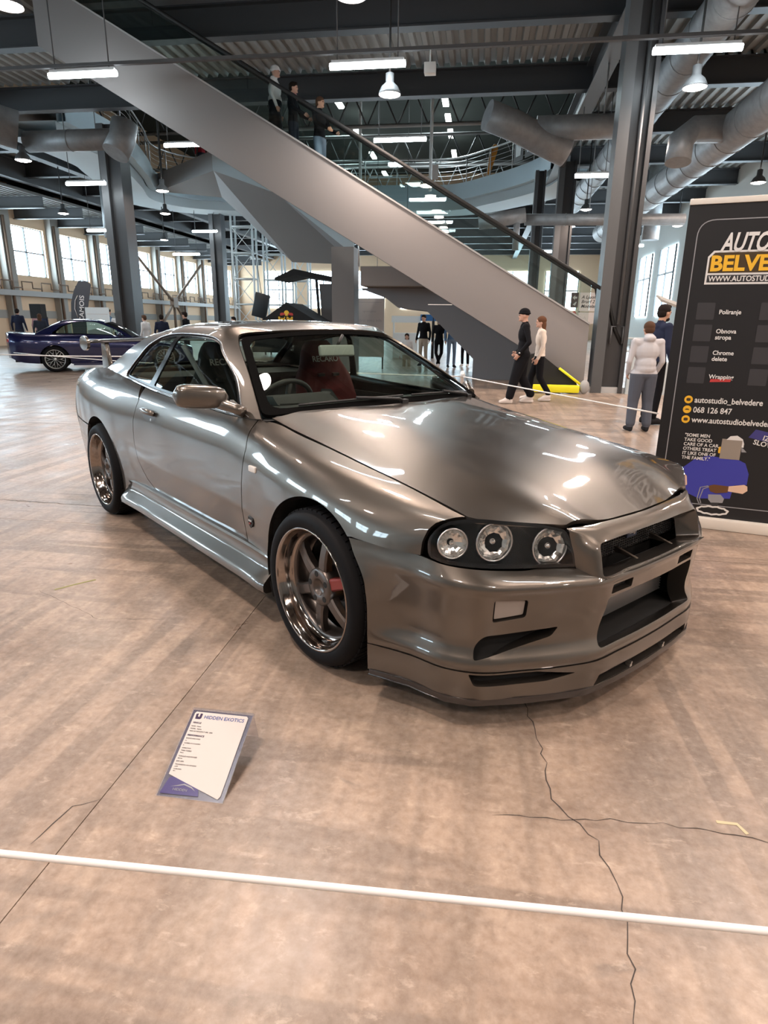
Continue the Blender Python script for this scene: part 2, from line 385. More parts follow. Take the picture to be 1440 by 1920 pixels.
# ---------------------------------------------------------------- floor: cast slabs with open joints
def build_floor():
    mb=MB(); mb.box2((X0,Y0,-.25),(X1,Y1,-.018)); fl=tag(mb.build('floor',M['joint_dark']),'stained warm grey concrete hall floor cast in large slabs','floor',kind='structure')
    rnd_=random.Random(4)
    xs=[X0]+[x for x in [-1.03+5.53*k for k in range(-5,4)] if X0+.5<x<X1-.5]+[X1]; ys=[Y0]+[y for y in [3.77+5.53*k for k in range(-4,12)] if Y0+.5<y<Y1-.5]+[Y1]
    jit={}
    def edge(a,b,key,horizontal):   # slightly ragged joint line shared by both slabs
        if key in jit: return jit[key]
        n=40 if -8<a[0]<6 and -1<a[1]<12 else 6; out=[]; r=random.Random(hash(key)&0xffff); off=0
        for i in range(n):
            t=i/n; off=off*.75+r.uniform(-.008,.008); d=off*(1 if 0<i else 0)*min(1,4*t,4*(1-t))
            out.append((a[0]+(b[0]-a[0])*t+(0 if horizontal else d),a[1]+(b[1]-a[1])*t+(d if horizontal else 0)))
        jit[key]=out; return out
    g=.0016
    for i in range(len(xs)-1):
        for j in range(len(ys)-1):
            x0,x1,y0,y1=xs[i],xs[i+1],ys[j],ys[j+1]
            B=edge((x0,y0),(x1,y0),('h',i,j),True); T=edge((x0,y1),(x1,y1),('h',i,j+1),True); Lf=edge((x0,y0),(x0,y1),('v',i,j),False); R=edge((x1,y0),(x1,y1),('v',i+1,j),False)
            poly=[(x,y+g) for x,y in B]+[(x-g,y) for x,y in R]+[(x1,y1)]+[(x,y-g) for x,y in T[::-1]][:-1]+[(x0,y1)]+[(x+g,y) for x,y in Lf[::-1]][:-1]
            poly=[(min(max(x,x0-.03),x1+.03),y) for x,y in poly]
            m_=MB(); m_.prism(poly,(0,0,.02),(0,0,-.02)); m_.build('slab',M['concrete'],fl)
    # open cracks in the slabs: thin dark ribbons sunk level with the surface
    def crack(pts,w,seed):
        r=random.Random(seed); P=[]
        for (a,b) in zip(pts[:-1],pts[1:]):
            n=max(2,int(math.hypot(b[0]-a[0],b[1]-a[1])/.035))
            for k in range(n): P.append((a[0]+(b[0]-a[0])*k/n+r.uniform(-.008,.008),a[1]+(b[1]-a[1])*k/n+r.uniform(-.008,.008)))
        P.append(pts[-1]); V=[];F=[]
        for i,(x,y) in enumerate(P):
            a=P[max(i-1,0)];b=P[min(i+1,len(P)-1)]; dx,dy=b[0]-a[0],b[1]-a[1]; L=math.hypot(dx,dy) or 1; ww=w*r.uniform(.4,1.2)*(.3 if i in(0,len(P)-1) else 1)
            V+= [(x-dy/L*ww,y+dx/L*ww,.0012),(x+dy/L*ww,y-dx/L*ww,.0012)]
        for i in range(len(P)-1): F.append((2*i,2*i+1,2*i+3,2*i+2))
        m_=MB(); m_.add(V,F); m_.build('crack',M['joint_dark'],fl)
    crack([(.22,2.15),(.27,1.8),(.28,1.6),(.38,1.45),(.41,1.28),(.40,1.1),(.37,.95),(.40,.7)],.0016,1)
    crack([(-1.03,1.38),(-1.10,1.34),(-1.12,1.2)],.0013,2); crack([(-4.6,4.22),(-3.6,4.20),(-2.7,4.17),(-2.2,4.19)],.004,3); crack([(.1,1.5),(.55,1.55),(1.1,1.5)],.0012,5); crack([(-2.2,2.7),(-1.7,2.45),(-1.4,2.5)],.001,6)
    return fl
build_floor()
# ---------------------------------------------------------------- walls and windows
def build_walls():
    wl=MB(); 
    ys=[31.35+3.87*k for k in range(-11,8)]; 
    zs0,zs1=3.5,5.92
    wl.box2((X0-.4,Y0,0),(X0,Y1,zs0)); wl.box2((X0-.4,Y0,zs1),(X0,Y1,14))
    prev=Y0
    for y in ys: wl.box2((X0-.4,prev,zs0),(X0,y,zs1)); prev=y+2.75
    wl.box2((X0-.4,prev,zs0),(X0,Y1,zs1))
    wall=tag(wl.build('wall_left',M['cream_wall']),'long cream plaster wall with high windows','wall',kind='structure')
    for k,y in enumerate(ys):
        m_=MB(); m_.box2((X0-.25,y,zs0),(X0-.22,y+2.75,zs1)); wn=tag(m_.build('window_%d'%(k+1),M['window_glow']),'bright daylight window high in the cream wall','window',kind='structure')
        f=MB()
        for yy in (y,y+1.375,y+2.75): f.box2((X0-.22,yy-.03,zs0),(X0-.12,yy+.03,zs1))
        for z in (zs0,zs0+1.2,zs1): f.box2((X0-.22,y,z-.03),(X0-.12,y+2.75,z+.03))
        f.build('window_frame',M['steel_gray'],wn)
        p=MB(); p.box2((X0,y+2.95,0),(X0+.35,y+3.65,7.2)); tag(p.build('pilaster',M['pilaster'],wall))
        if k>=6:
            p=MB(); p.tube([(X0+.42,y+3.1,0),(X0+.42,y+3.1,6.2)],.07,6); p.build('downpipe',M['pipe_brown'],wall)
    # pipe rack along the wall with hangers
    p=MB(); p.box2((X0+.1,8,2.45),(X0+.6,Y1,2.72)); p.build('pipe_rack',M['cable_tray'],wall)
    for k in range(26):
        y=22+k*1.5; p=MB(); p.tube([(X0+.62,y,2.72),(X0+.62,y,3.15),(X0+.62,y+.8,3.15),(X0+.62,y+.8,2.85),(X0+.62,y+1.5,2.85)],.035,5); p.build('pipe_loop',M['pipe_brown'],wall)
    p=MB(); p.box2((X0+.02,Y0,1.35),(X0+.05,Y1,1.75)); p.build('dado_band',M['pilaster'],wall)
    # X brace in front of the windows
    br=thing('wall_brace','dark diagonal steel cross brace in front of the left windows','brace',(X0+1.2,46.5,0))
    for (y0,z0,y1,z1) in ((-5.2,5.6,0,2.6),(5.2,5.6,0,2.6),(0,2.6,-3.4,.0),(0,2.6,3.4,.0),(0,2.6,0,0)):
        m_=MB(); m_.tube([(0,y0,z0),(0,y1,z1)],.10,6); m_.build('brace_bar',M['pipe_brown'],br)
    m_=MB(); m_.box((0,0,2.6),(.3,.7,.7)); m_.build('gusset',M['pipe_brown'],br)
    m_=MB(); m_.box2((X0,Y1,0),(X1,Y1+.3,14)); wb=tag(m_.build('wall_back',M['cream_wall']),'far cream end wall of the hall','wall',kind='structure')
    for k in range(7):
        x=-21+4.4*k; m_=MB(); m_.box2((x,Y1-.05,2.6),(x+2.9,Y1-.02,5.9)); wn=tag(m_.build('window_%d'%(30+k),M['window_glow']),'bright window in the far end wall','window',kind='structure')
        f=MB()
        for xx in (x,x+1.45,x+2.9): f.box2((xx-.04,Y1-.1,2.6),(xx+.04,Y1-.05,5.9))
        f.box2((x,Y1-.1,4.2),(x+2.9,Y1-.05,4.3)); f.build('window_frame',M['steel_gray'],wn)
    wr=MB(); wr.box2((X1,Y0,0),(X1+.3,Y1,14)); wr=tag(wr.build('wall_right',M['pale_wall']),'pale right hall wall with tall windows','wall',kind='structure')
    for k in range(6):
        y=24+5.2*k; m_=MB(); m_.box2((X1-.06,y,1.9),(X1-.03,y+3.2,5.7)); wn=tag(m_.build('window_%d'%(40+k),M['window_glow']),'tall bright window in the right wall','window',kind='structure')
        f=MB()
        for yy in (y,y+1.6,y+3.2): f.box2((X1-.14,yy-.06,1.9),(X1-.06,yy+.06,5.7))
        f.box2((X1-.14,y,4.2),(X1-.06,y+3.2,4.3)); f.build('window_frame',M['steel_gray'],wn)
    m_=MB(); m_.box2((X0,Y0-.3,0),(X1,Y0,14)); tag(m_.build('wall_front',M['pale_wall']),'pale wall behind the viewpoint','wall',kind='structure')
build_walls()
# ---------------------------------------------------------------- ceiling deck, beams, roof
ATR=[(-13.33,20.78),(-13.46,24.57),(-13.98,26.40),(-14.77,28.75),(-15.75,31.63),(-14.77,33.72),(-11.76,34.77),(-8.10,35.09),(-4.71,35.16),(-1.96,35.22),(-0.13,33.46),(1.24,31.63),(2.03,30.06),(2.35,28.75)]
def build_ceiling():
    ce=thing('ceiling','dark corrugated steel deck ceiling between beams','ceiling'); ce['kind']='structure'
    def deck(x0,x1,y0,y1,z=7.85):   # corrugated sheet, flutes along y
        n=max(4,int((x1-x0)/.30)); V=[];F=[]
        for i in range(n):
            a=x0+(x1-x0)*i/n; w=(x1-x0)/n
            for u,h in ((0,0),(.38,0),(.5,.085),(.88,.085)):
                V.append((a+u*w,y0,z+h)); V.append((a+u*w,y1,z+h))
        V.append((x1,y0,z));V.append((x1,y1,z)); k=len(V)//2
        for i in range(k-1): F.append((2*i,2*i+1,2*i+3,2*i+2))
        m_=MB(); m_.add(V,F); m_.build('deck_sheet',M['deck_metal'],ce)
    deck(X0,X1,Y0,13.3); deck(X0,-9.9,13.3,15.55); deck(X0,X1,15.55,19.4)
    deck(X0,-16.2,19.4,Y1); deck(2.9,X1,19.4,Y1); deck(-16.2,2.9,35.8,Y1)
    m_=MB(); m_.box2((X0,Y0,14),(X1,Y1,14.3)); m_.build('high_roof',M['roof_dark'],ce)
    m_=MB(); m_.box2((X0,Y0,7.96),(X1,13.3,8.1)); m_.box2((X0,15.55,7.96),(X1,19.4,8.1)); m_.box2((X0,19.4,7.96),(-16.2,Y1,8.1)); m_.box2((2.9,19.4,7.96),(X1,Y1,8.1)); m_.box2((-16.2,35.8,7.96),(2.9,Y1,8.1)); m_.build('upper_slab',M['plaster'],ce)
    deck(X0,-20.4,16.,Y1,6.75)
    def ibeam(p,q,z0,h,w,mt='steel_dark'):
        p=Vector(p);q=Vector(q); d=(q-p).normalized(); s=Vector((-d.y,d.x)); m_=MB()
        for z,t,ww in ((z0,.03,w),(z0+h-.03,.03,w),(z0+.03,h-.06,.03)):
            V=[(a+s*b*ww/2).to_tuple()[:2]+(zz,) for a in (p,q) for b in (-1,1) for zz in (z,z+t)]
            m_.add(V,[(0,1,3,2),(4,6,7,5),(0,4,5,1),(2,3,7,6),(0,2,6,4),(1,5,7,3)])
        return m_
    for y in [-9.4,-5.3,-1.15,3.0,7.1,11.25,15.36]+[19.5+4.14*i for i in range(11)]:
        spans=[(X0,X1)] if y<20 or y>36 else [(X0,-16.4),(3.0,X1)]
        for a,b in spans:
            o=ibeam((a,y),(b,y),7.2,.62,.30).build('beam',M['steel_dark']); tag(o,'dark steel cross beam under the deck','beam',kind='structure')
    for k in range(15):
        o=ibeam((X0,17+3*k),(-20.2,17+3*k),6.2,.5,.28).build('beam',M['steel_gray']); tag(o,'short grey roof beam over the left window aisle','beam',kind='structure')
    for x in (-16.6,-20.0,2.5):
        o=ibeam((x,Y0),(x,Y1),6.98,.80,.38,'steel_gray').build('beam',M['steel_gray']); tag(o,'grey steel main beam running down the hall','beam',kind='structure')
    # high roof trusses over the opening
    for y in (31,38,45,52):
        tr=thing('roof_truss','%s pale steel lattice truss under the high dark roof'%{31:'nearest',38:'second',45:'third',52:'farthest'}[y],'truss',(0,y,0),group='high roof trusses')
        for z in (9.6,11.0):
            m_=MB(); m_.tube([(-20,0,z),(8,0,z)],.09,5); m_.build('chord',M['steel_pale'],tr)
        m_=MB()
        for i in range(20): x=-19+1.35*i; m_.tube([(x,0,9.6),(x+.675,0,11.0)],.035,4); m_.tube([(x+.675,0,11.0),(x+1.35,0,9.6)],.035,4)
        m_.build('lattice',M['steel_gray'],tr)
    for x,ys in ((-8.5,(38,43.8,49.5,55.5)),(-2.65,(38.3,41.6,44.6,49.6))):
        for i,y in enumerate(ys):
            m_=MB(); m_.box2((x-.16,y,12.85),(x+.16,y+1.7,12.97)); o=m_.build('high_lamp',M['far_glow']); tag(o,'%s strip lamp in the %s row high under the dark roof'%(('nearest','second','third','farthest')[i],'left' if x<-5 else 'right'),'lamp','strip lamps under the high roof')
            l=bpy.data.lights.new('lamp_light','AREA'); l.shape='RECTANGLE'; l.size=.4; l.size_y=1.7; l.energy=420; l.color=(.80,.95,1.0); a=bpy.data.objects.new('lamp_light',l); link(a,o); a.location=(x,y+.85,12.80)
    m_=MB(); m_.tube([(-6.6,36,9.3),(-4.6,36,9.3),(-4.2,36,8.6),(-6.2,36,8.6)],.06,5,closed=True); tag(m_.build('hanging_frame',M['white_steel']),'white rectangular frame hanging under the high roof','frame')
build_ceiling()
# ---------------------------------------------------------------- columns
def column(name,x,y,w,d,label,h=7.2,light_side=-1):
    c=thing(name,label,'column',(x,y,0)); c['kind']='structure'
    m_=MB(); m_.box2((-w/2,-d/2,0),(-w/2+.20*w/.6,d/2,h)); m_.build('flange',M['steel_gray'],c)  # light on the left flange is put into this paler grey
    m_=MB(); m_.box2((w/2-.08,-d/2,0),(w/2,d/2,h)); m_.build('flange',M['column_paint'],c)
    m_=MB(); m_.box2((-w/2+.02,-d/2+.14,0),(w/2-.02,d/2-.14,h)); m_.build('web',M['column_paint'],c)
    return c
def build_columns():
    c=column('column',2.585,13.9,.62,.52,'dark steel column with a pipe at the foot of the escalator')
    m_=MB(); m_.tube([(.10,-.20,7.1),(.10,-.20,1.36)],.035,8); m_.build('pipe',M['steel_gray'],c)
    m_=MB(); m_.tube([(-.02,-.20,.98),(-.02,-.20,1.32),(.22,-.20,1.32),(.22,-.20,.98)],.022,8); m_.build('pipe_fork',M['steel_gray'],c)
    column('column',-11.95,21.0,.72,.6,'dark steel column rising behind the white poster')
    column('column',-14.75,35.9,.70,.6,'dark steel column beside the white lattice tower')
    column('column',2.87,27.2,.64,.5,'dark steel column behind the escalator, beside a thinner one')
    column('column',1.98,28.6,.42,.4,'slim dark steel column in the row behind the escalator')
    m_=MB(); m_.box2((-.31,-.35,0),(.31,.35,3.28)); o=m_.build('column',M['plaster']); o.location=(-3.83,18.2,0); tag(o,'square pale pier under the stair landing','column',kind='structure')
build_columns()
# ---------------------------------------------------------------- lamps
def build_lamps():
    def bell(x,y,label,group=None,z=5.32):
        top=14 if (x,y) in ((-12.5,25.35),(-10.44,21.1)) else 5.62 if (x,y)==(-12.18,16.9) else 7.87
        t=thing('pendant_lamp',label,'lamp',(x,y,z),group=group)
        m_=MB(); m_.lathe([(.20,0),(.205,.01),(.19,.05),(.15,.13),(.09,.18),(.075,.20),(.075,.34),(.03,.36)],'z',n=20); m_.build('bell_shade',M['steel_gray'],t)
        m_=MB(); m_.lathe([(.001,-.03),(.10,-.025),(.165,-.005),(.19,.012)],'z',n=20); m_.build('lamp_glass',M['bell_glow'],t)
        m_=MB(); m_.tube([(0,0,.36),(0,0,top-z)],.02,6); m_.build('hanger',M['black_rubber'],t)
        l=bpy.data.lights.new('lamp_light','AREA'); l.shape='DISK'; l.size=.36; l.energy=PENDANT_W*(1.55 if x>-3 else .72); l.color=(1.0,.79,.66); o=bpy.data.objects.new('lamp_light',l); link(o,t); o.location=(0,0,-.045)
        return t
    for x,y,lb in ((-1.9,13.05,'glowing bell lamp hanging right of the people on the escalator'),(3.44,13.3,'glowing bell lamp hanging right of the pipe column, beneath the long tube light'),(3.45,17.3,'small bell lamp glowing against the right edge of the pipe column'),
        (-6.48,9.1,'bell lamp cut by the top left corner of the photo'),(-12.18,16.9,'bell lamp hanging below the left duct elbow'),(-16.6,25.0,'bell lamp hanging above the leftmost windows'),(-12.5,25.35,'bell lamp hanging just right of the left steel column'),
        (7.65,21.5,'bell lamp above the right edge of the black banner'),(3.47,25.7,'bell lamp between the two right-hand round ducts'),(7.8,30.0,'bell lamp just left of the black banner top'),(-1.88,9.4,'bell lamp cut by the top edge of the photo'),
        (-10.44,21.1,'bell lamp next to the left steel column, below the duct nozzle'),(3.47,29.9,'small bell lamp low behind the escalator handrail'),(-16.6,33.3,'small bell lamp far down the left aisle')):
        bell(x,y,lb)
    for x in (-6.45,-1.9,3.45,7.8):
        for y in (4.9,.75,-3.4):
            bell(x,y,'bell lamp outside the photo, %s aisle, %s row over the viewpoint'%({-6.45:'far left',-1.9:'left',3.45:'right',7.8:'far right'}[x],{4.9:'front',.75:'middle',-3.4:'rear'}[y]),'pendant lamps over the viewpoint')
    for x,y in ((3.45,9.15),(7.8,9.15),(7.8,13.3),): bell(x,y,'bell lamp outside the photo beside the viewpoint, %s'%({(3.45,9.15):'over the floor before the column',(7.8,9.15):'right of the banner',(7.8,13.3):'behind and right of the banner',}[(x,y)]),'pendant lamps over the viewpoint')
    def tube(x,y,z,L,label,group=None,light=True):
        top=14 if (-16<x<2.5 and 19.6<y<35) else 7.87
        t=thing('tube_lamp',label,'lamp',(x,y,z),group=group)
        m_=MB(); m_.tube([(-L/2,0,0),(L/2,0,0)],.055,10); m_.build('diffuser',M['tube_glow'],t)
        m_=MB(); m_.box((0,0,.07),(L*.96,.07,.045)); m_.build('lamp_housing',M['steel_pale'],t)
        for s in (-.4,.4):
            m_=MB(); m_.tube([(s*L,0,.1),(s*L,0,top-z)],.012,5); m_.build('hanger',M['steel_gray'],t)
        if light:
            l=bpy.data.lights.new('lamp_light','AREA'); l.shape='RECTANGLE'; l.size=L*.95; l.size_y=.09; l.energy=TUBE_W; l.color=(.84,.95,1.0); o=bpy.data.objects.new('lamp_light',l); link(o,t); o.location=(0,0,-.065)
    for a in ((-7.75,12.8,5.78,1.38,'long tube light hanging at the left over the escalator flank'),(-2.27,12.8,5.72,1.36,'long tube light hanging just above the people on the escalator'),(3.27,12.8,5.73,1.40,'long tube light right of the pipe column'),
        (-2.6,20,6.32,1.5,'tube light in the middle of the opening behind the escalator'),(-9.16,20,6.35,1.1,'tube light hanging over the pale stair landing'),(2.77,20,5.3,.9,'short tube light left of the pipe column'),(-12.4,20,5.37,1.3,'tube light hanging left of the left steel column')): tube(*a)
    for px_,y,z,L,lb in ((-15.9,26.5,4.9,1.4,'tube light above the second left window'),(-15.1,35.05,5.95,1.4,'short tube light beside the pale stair soffit'),(-16,34.5,4.75,1.5,'tube light in front of the far left windows'),(6.4,33,4.9,1.6,'tube light low at the right between column and banner'),(3.2,33.5,4.7,1.5,'tube light low behind the escalator foot'),(-7.9,34,5.05,1.8,'tube light hanging above the black roof canopy'),(-4.6,33,3.9,1.8,'tube light left of the square pale pier')): tube(px_,y,z,L,lb,light=False)
    for x in (-7.75,-2.27,3.27):
        for y in (7.3,1.8,-3.7): tube(x,y,5.75,1.38,'tube light outside the photo, %s of the %s row over the viewpoint'%({-7.75:'left one',-2.27:'middle one',3.27:'right one'}[x],{7.3:'front',1.8:'middle',-3.7:'rear'}[y]),'tube lamps over the viewpoint')
    # rail carrying the first row of tubes
    m_=MB(); m_.box2((X0,12.76,5.905),(X1,12.84,5.96)); tag(m_.build('lamp_rail',M['steel_gray']),'thin grey rail carrying the front row of tube lights','rail')
    for x,lb in ((-1.15,'small white box speaker under the rail beside the middle tube light'),(4.55,'small white box speaker at the right end of the rail')):
        m_=MB(); m_.box((x,12.8,5.62),(.2,.16,.17)); m_.tube([(x,12.8,5.68),(x,12.8,5.93)],.015,6); bevel_obj(m_.build('box_speaker',M['white_steel']),.012); 
        o=C.objects[-1]; tag(o,lb,'speaker')
build_lamps()
# ---------------------------------------------------------------- ducts
def build_ducts():
    def duct(name,label,runs,seams=True):
        t=thing(name,label,'duct',runs[0][0][0])
        o0=Vector(runs[0][0][0])
        for pts,r in runs:
            m_=MB(); m_.tube([Vector(p)-o0 for p in pts],r,24); m_.build('duct_section',M['galvanised'],t)
            a,b=Vector(pts[0]),Vector(pts[-1]); L=(b-a).length
            if seams and L>2.5:
                d=(b-a).normalized(); x=d.orthogonal().normalized(); y=d.cross(x)
                for i in range(1,int(L/1.25)):
                    c=a+d*(1.25*i)-o0; m_=MB(); m_.tube([c+(x*math.cos(q)+y*math.sin(q))*(r+.006) for q in np.linspace(0,2*math.pi,21)[:-1]],.012,3,closed=True); m_.build('duct_seam',M['galvanised'],t)
        return t
    duct('air_duct','large round steel duct running down the hall right of the pipe column, upper of two',[([(3.88,2,6.66),(3.88,33,6.66)],.37)])
    duct('air_duct','large round steel duct along the far right of the ceiling',[([(5.25,3,5.45),(5.25,33,5.45)],.40),([(5.25,16.4,5.45),(4.35,16.4,5.45),(4.05,16.2,5.2),(4.02,16.1,4.75)],.27)])
    duct('air_duct','round cross duct with capped T piece left of the pipe column',[([(3.1,17,5.72),(1.0,17,5.72)],.26),([(2.5,17,5.95),(2.5,17,7.0)],.02),([(-.15,16.6,5.93),(.5,16.85,5.75),(1.25,17.1,5.45),(1.75,17.25,5.27)],.32)])
    duct('air_duct','small round duct hanging below the curved gallery',[([(-.3,22,4.42),(1.15,22,4.62)],.22),([(1.15,22.1,4.5),(6,22.4,4.5)],.17),([(.9,22,4.55),(.9,22,3.6)],.10),([(4.4,22.3,4.6),(4.4,22.3,7.84)],.015),([(3.1,22.2,4.6),(3.1,22.2,7.84)],.015)])
    duct('air_duct','large round duct with elbow nozzle at the upper left',[([(-13.6,15.9,6.35),(-12.3,17.0,6.05)],.46),([(-12.2,17.2,5.83),(-9.5,17.2,5.83)],.25),([(-9.45,17.3,6.22),(-9.5,17.2,5.83),(-9.62,17.0,5.45)],.33)])
    duct('air_duct','upright galvanised duct box in front of the left windows',[([(-16.6,28.4,7.0),(-16.6,28.4,4.85)],.34)],False)
    duct('air_duct','round duct hanging far right behind the banner lamps',[([(7.0,31,7.84),(7.0,31,4.9)],.35)],False)
build_ducts()
# ---------------------------------------------------------------- escalator
def build_escalator():
    e=thing('escalator','long pale escalator rising from the pipe column to the upper left','escalator',(2.2,13.7,0))
    sl=.5735; z0=lambda x: 1.35+(2.13-x)*sl    # top edge height at hall x
    def quad(x0,x1,y0,y1,za,zb): pass
    Xa,Xb=2.13,-9.2; th=1.215
    def side(y0,y1,nm):
        poly=[(Xa,0.0),(Xa,z0(Xa)),(Xb,z0(Xb)),(Xb,z0(Xb)-th)]; xe=Xa+.0
        xb=Xa-( -(z0(Xa)-th))/sl if False else 2.13+(1.35-th)/sl
        poly=[(2.13,.0),(2.13,z0(2.13)),(Xb,z0(Xb)),(Xb,z0(Xb)-th),(2.06,z0(2.06)-th)]
        poly=[(x-2.2,z) for x,z in poly]
        m_=MB(); m_.prism(poly,(0,y1-y0,0),(0,y0-13.7,0),(1,0,0),(0,0,1)); o=m_.build(nm,M['plaster'],e); bevel_obj(o,.008,2,30)
        m_=MB(); m_.prism([(2.13-2.2,z0(2.13)),(2.13-2.2,z0(2.13)+.035),(Xb-2.2,z0(Xb)+.035),(Xb-2.2,z0(Xb))],(0,y1-y0+.05,0),(0,y0-13.725,0),(1,0,0),(0,0,1)); m_.build('edge_trim',M['steel_pale'],e)
    side(13.7,13.82,'side_panel'); side(15.1,15.22,'side_panel')
    # underside
    m_=MB(); m_.prism([(2.06-2.2,z0(2.06)-th+.01),(2.06-2.2,z0(2.06)-th+.08),(Xb-2.2,z0(Xb)-th+.08),(Xb-2.2,z0(Xb)-th+.01)],(0,1.28,0),(0,.12,0),(1,0,0),(0,0,1)); m_.build('underside',M['plaster'],e)
    m_=MB(); m_.box2((3.0-2.2,0,0),(1.95-2.2,1.52,.12)); m_.build('landing_plate',M['rail_metal'],e)
    n=30
    for i in range(n):
        x=1.9-i*.36; zt=z0(x)-.42-.05
        m_=MB(); m_.box2((x-.40-2.2,.13,zt-.25),(x-2.2,1.39,zt)); m_.build('step',M['steel_gray'],e)
    for y,dz in ((13.76,.78),(15.16,.93)):
        pts=[(2.80,y,.98),(2.62,y,1.3)]+[(x,y,z0(x)+dz) for x in np.linspace(2.42,Xb,18)]
        m_=MB(); m_.tube([(a-2.2,b-13.7,c) for a,b,c in pts],.036,8); m_.build('handrail',M['black_rubber'],e)
        m_=MB(); m_.prism([(2.1-2.2,z0(2.1)+.03),(2.1-2.2,z0(2.1)+dz-.04),(Xb-2.2,z0(Xb)+dz-.04),(Xb-2.2,z0(Xb)+.03)],(0,.012,0),(0,y-13.7-.006,0),(1,0,0),(0,0,1)); m_.build('balustrade_glass',M['rail_glass'],e)
    m_=MB(); m_.box((-.84-1.9-.35,-.004,1.71),(.5,.008,.012)); m_.build('nameplate_strip',M['paper_white'],e)
    # low wall that closes the foot right of the column
    m_=MB(); m_.prism([(2.95,0),(2.95,1.05),(3.5,.62),(3.9,.62),(3.9,0)],(0,.14,0),(0,13.55,0),(1,0,0),(0,0,1)); tag(m_.build('foot_wall',M['cool_plaster']),'low grey wall panel right of the pipe column','panel')
    # guard under the escalator foot
    g_=thing('foot_guard','yellow safety guard with a black sheet for the shaded void under the escalator edge','guard',(1.5,13.38,0))
    m_=MB(); m_.box2((-.42,-.1,.02),(.50,.06,.17)); bevel_obj(m_.build('foam_bar',M['yellow'],g_),.03)
    m_=MB(); m_.prism([(-.62,.06),(-.62,.72),(-.35,.80),(.45,.22),(.5,.06)],(0,.10,0),(0,.08,0),(1,0,0),(0,0,1)); m_.build('void_shade',M['black_rubber'],g_)  # black sheet standing in for the shaded void under the escalator
    m_=MB(); m_.tube([(.08,.02,.50),(.56,.0,.16)],.028,6); m_.build('edge_stripe',M['yellow'],g_)
    m_=MB(); m_.sphere((.60,-.02,.14),(.10,.08,.14),10,8); m_.build('bumper_stop',M['steel_pale'],g_)
build_escalator()
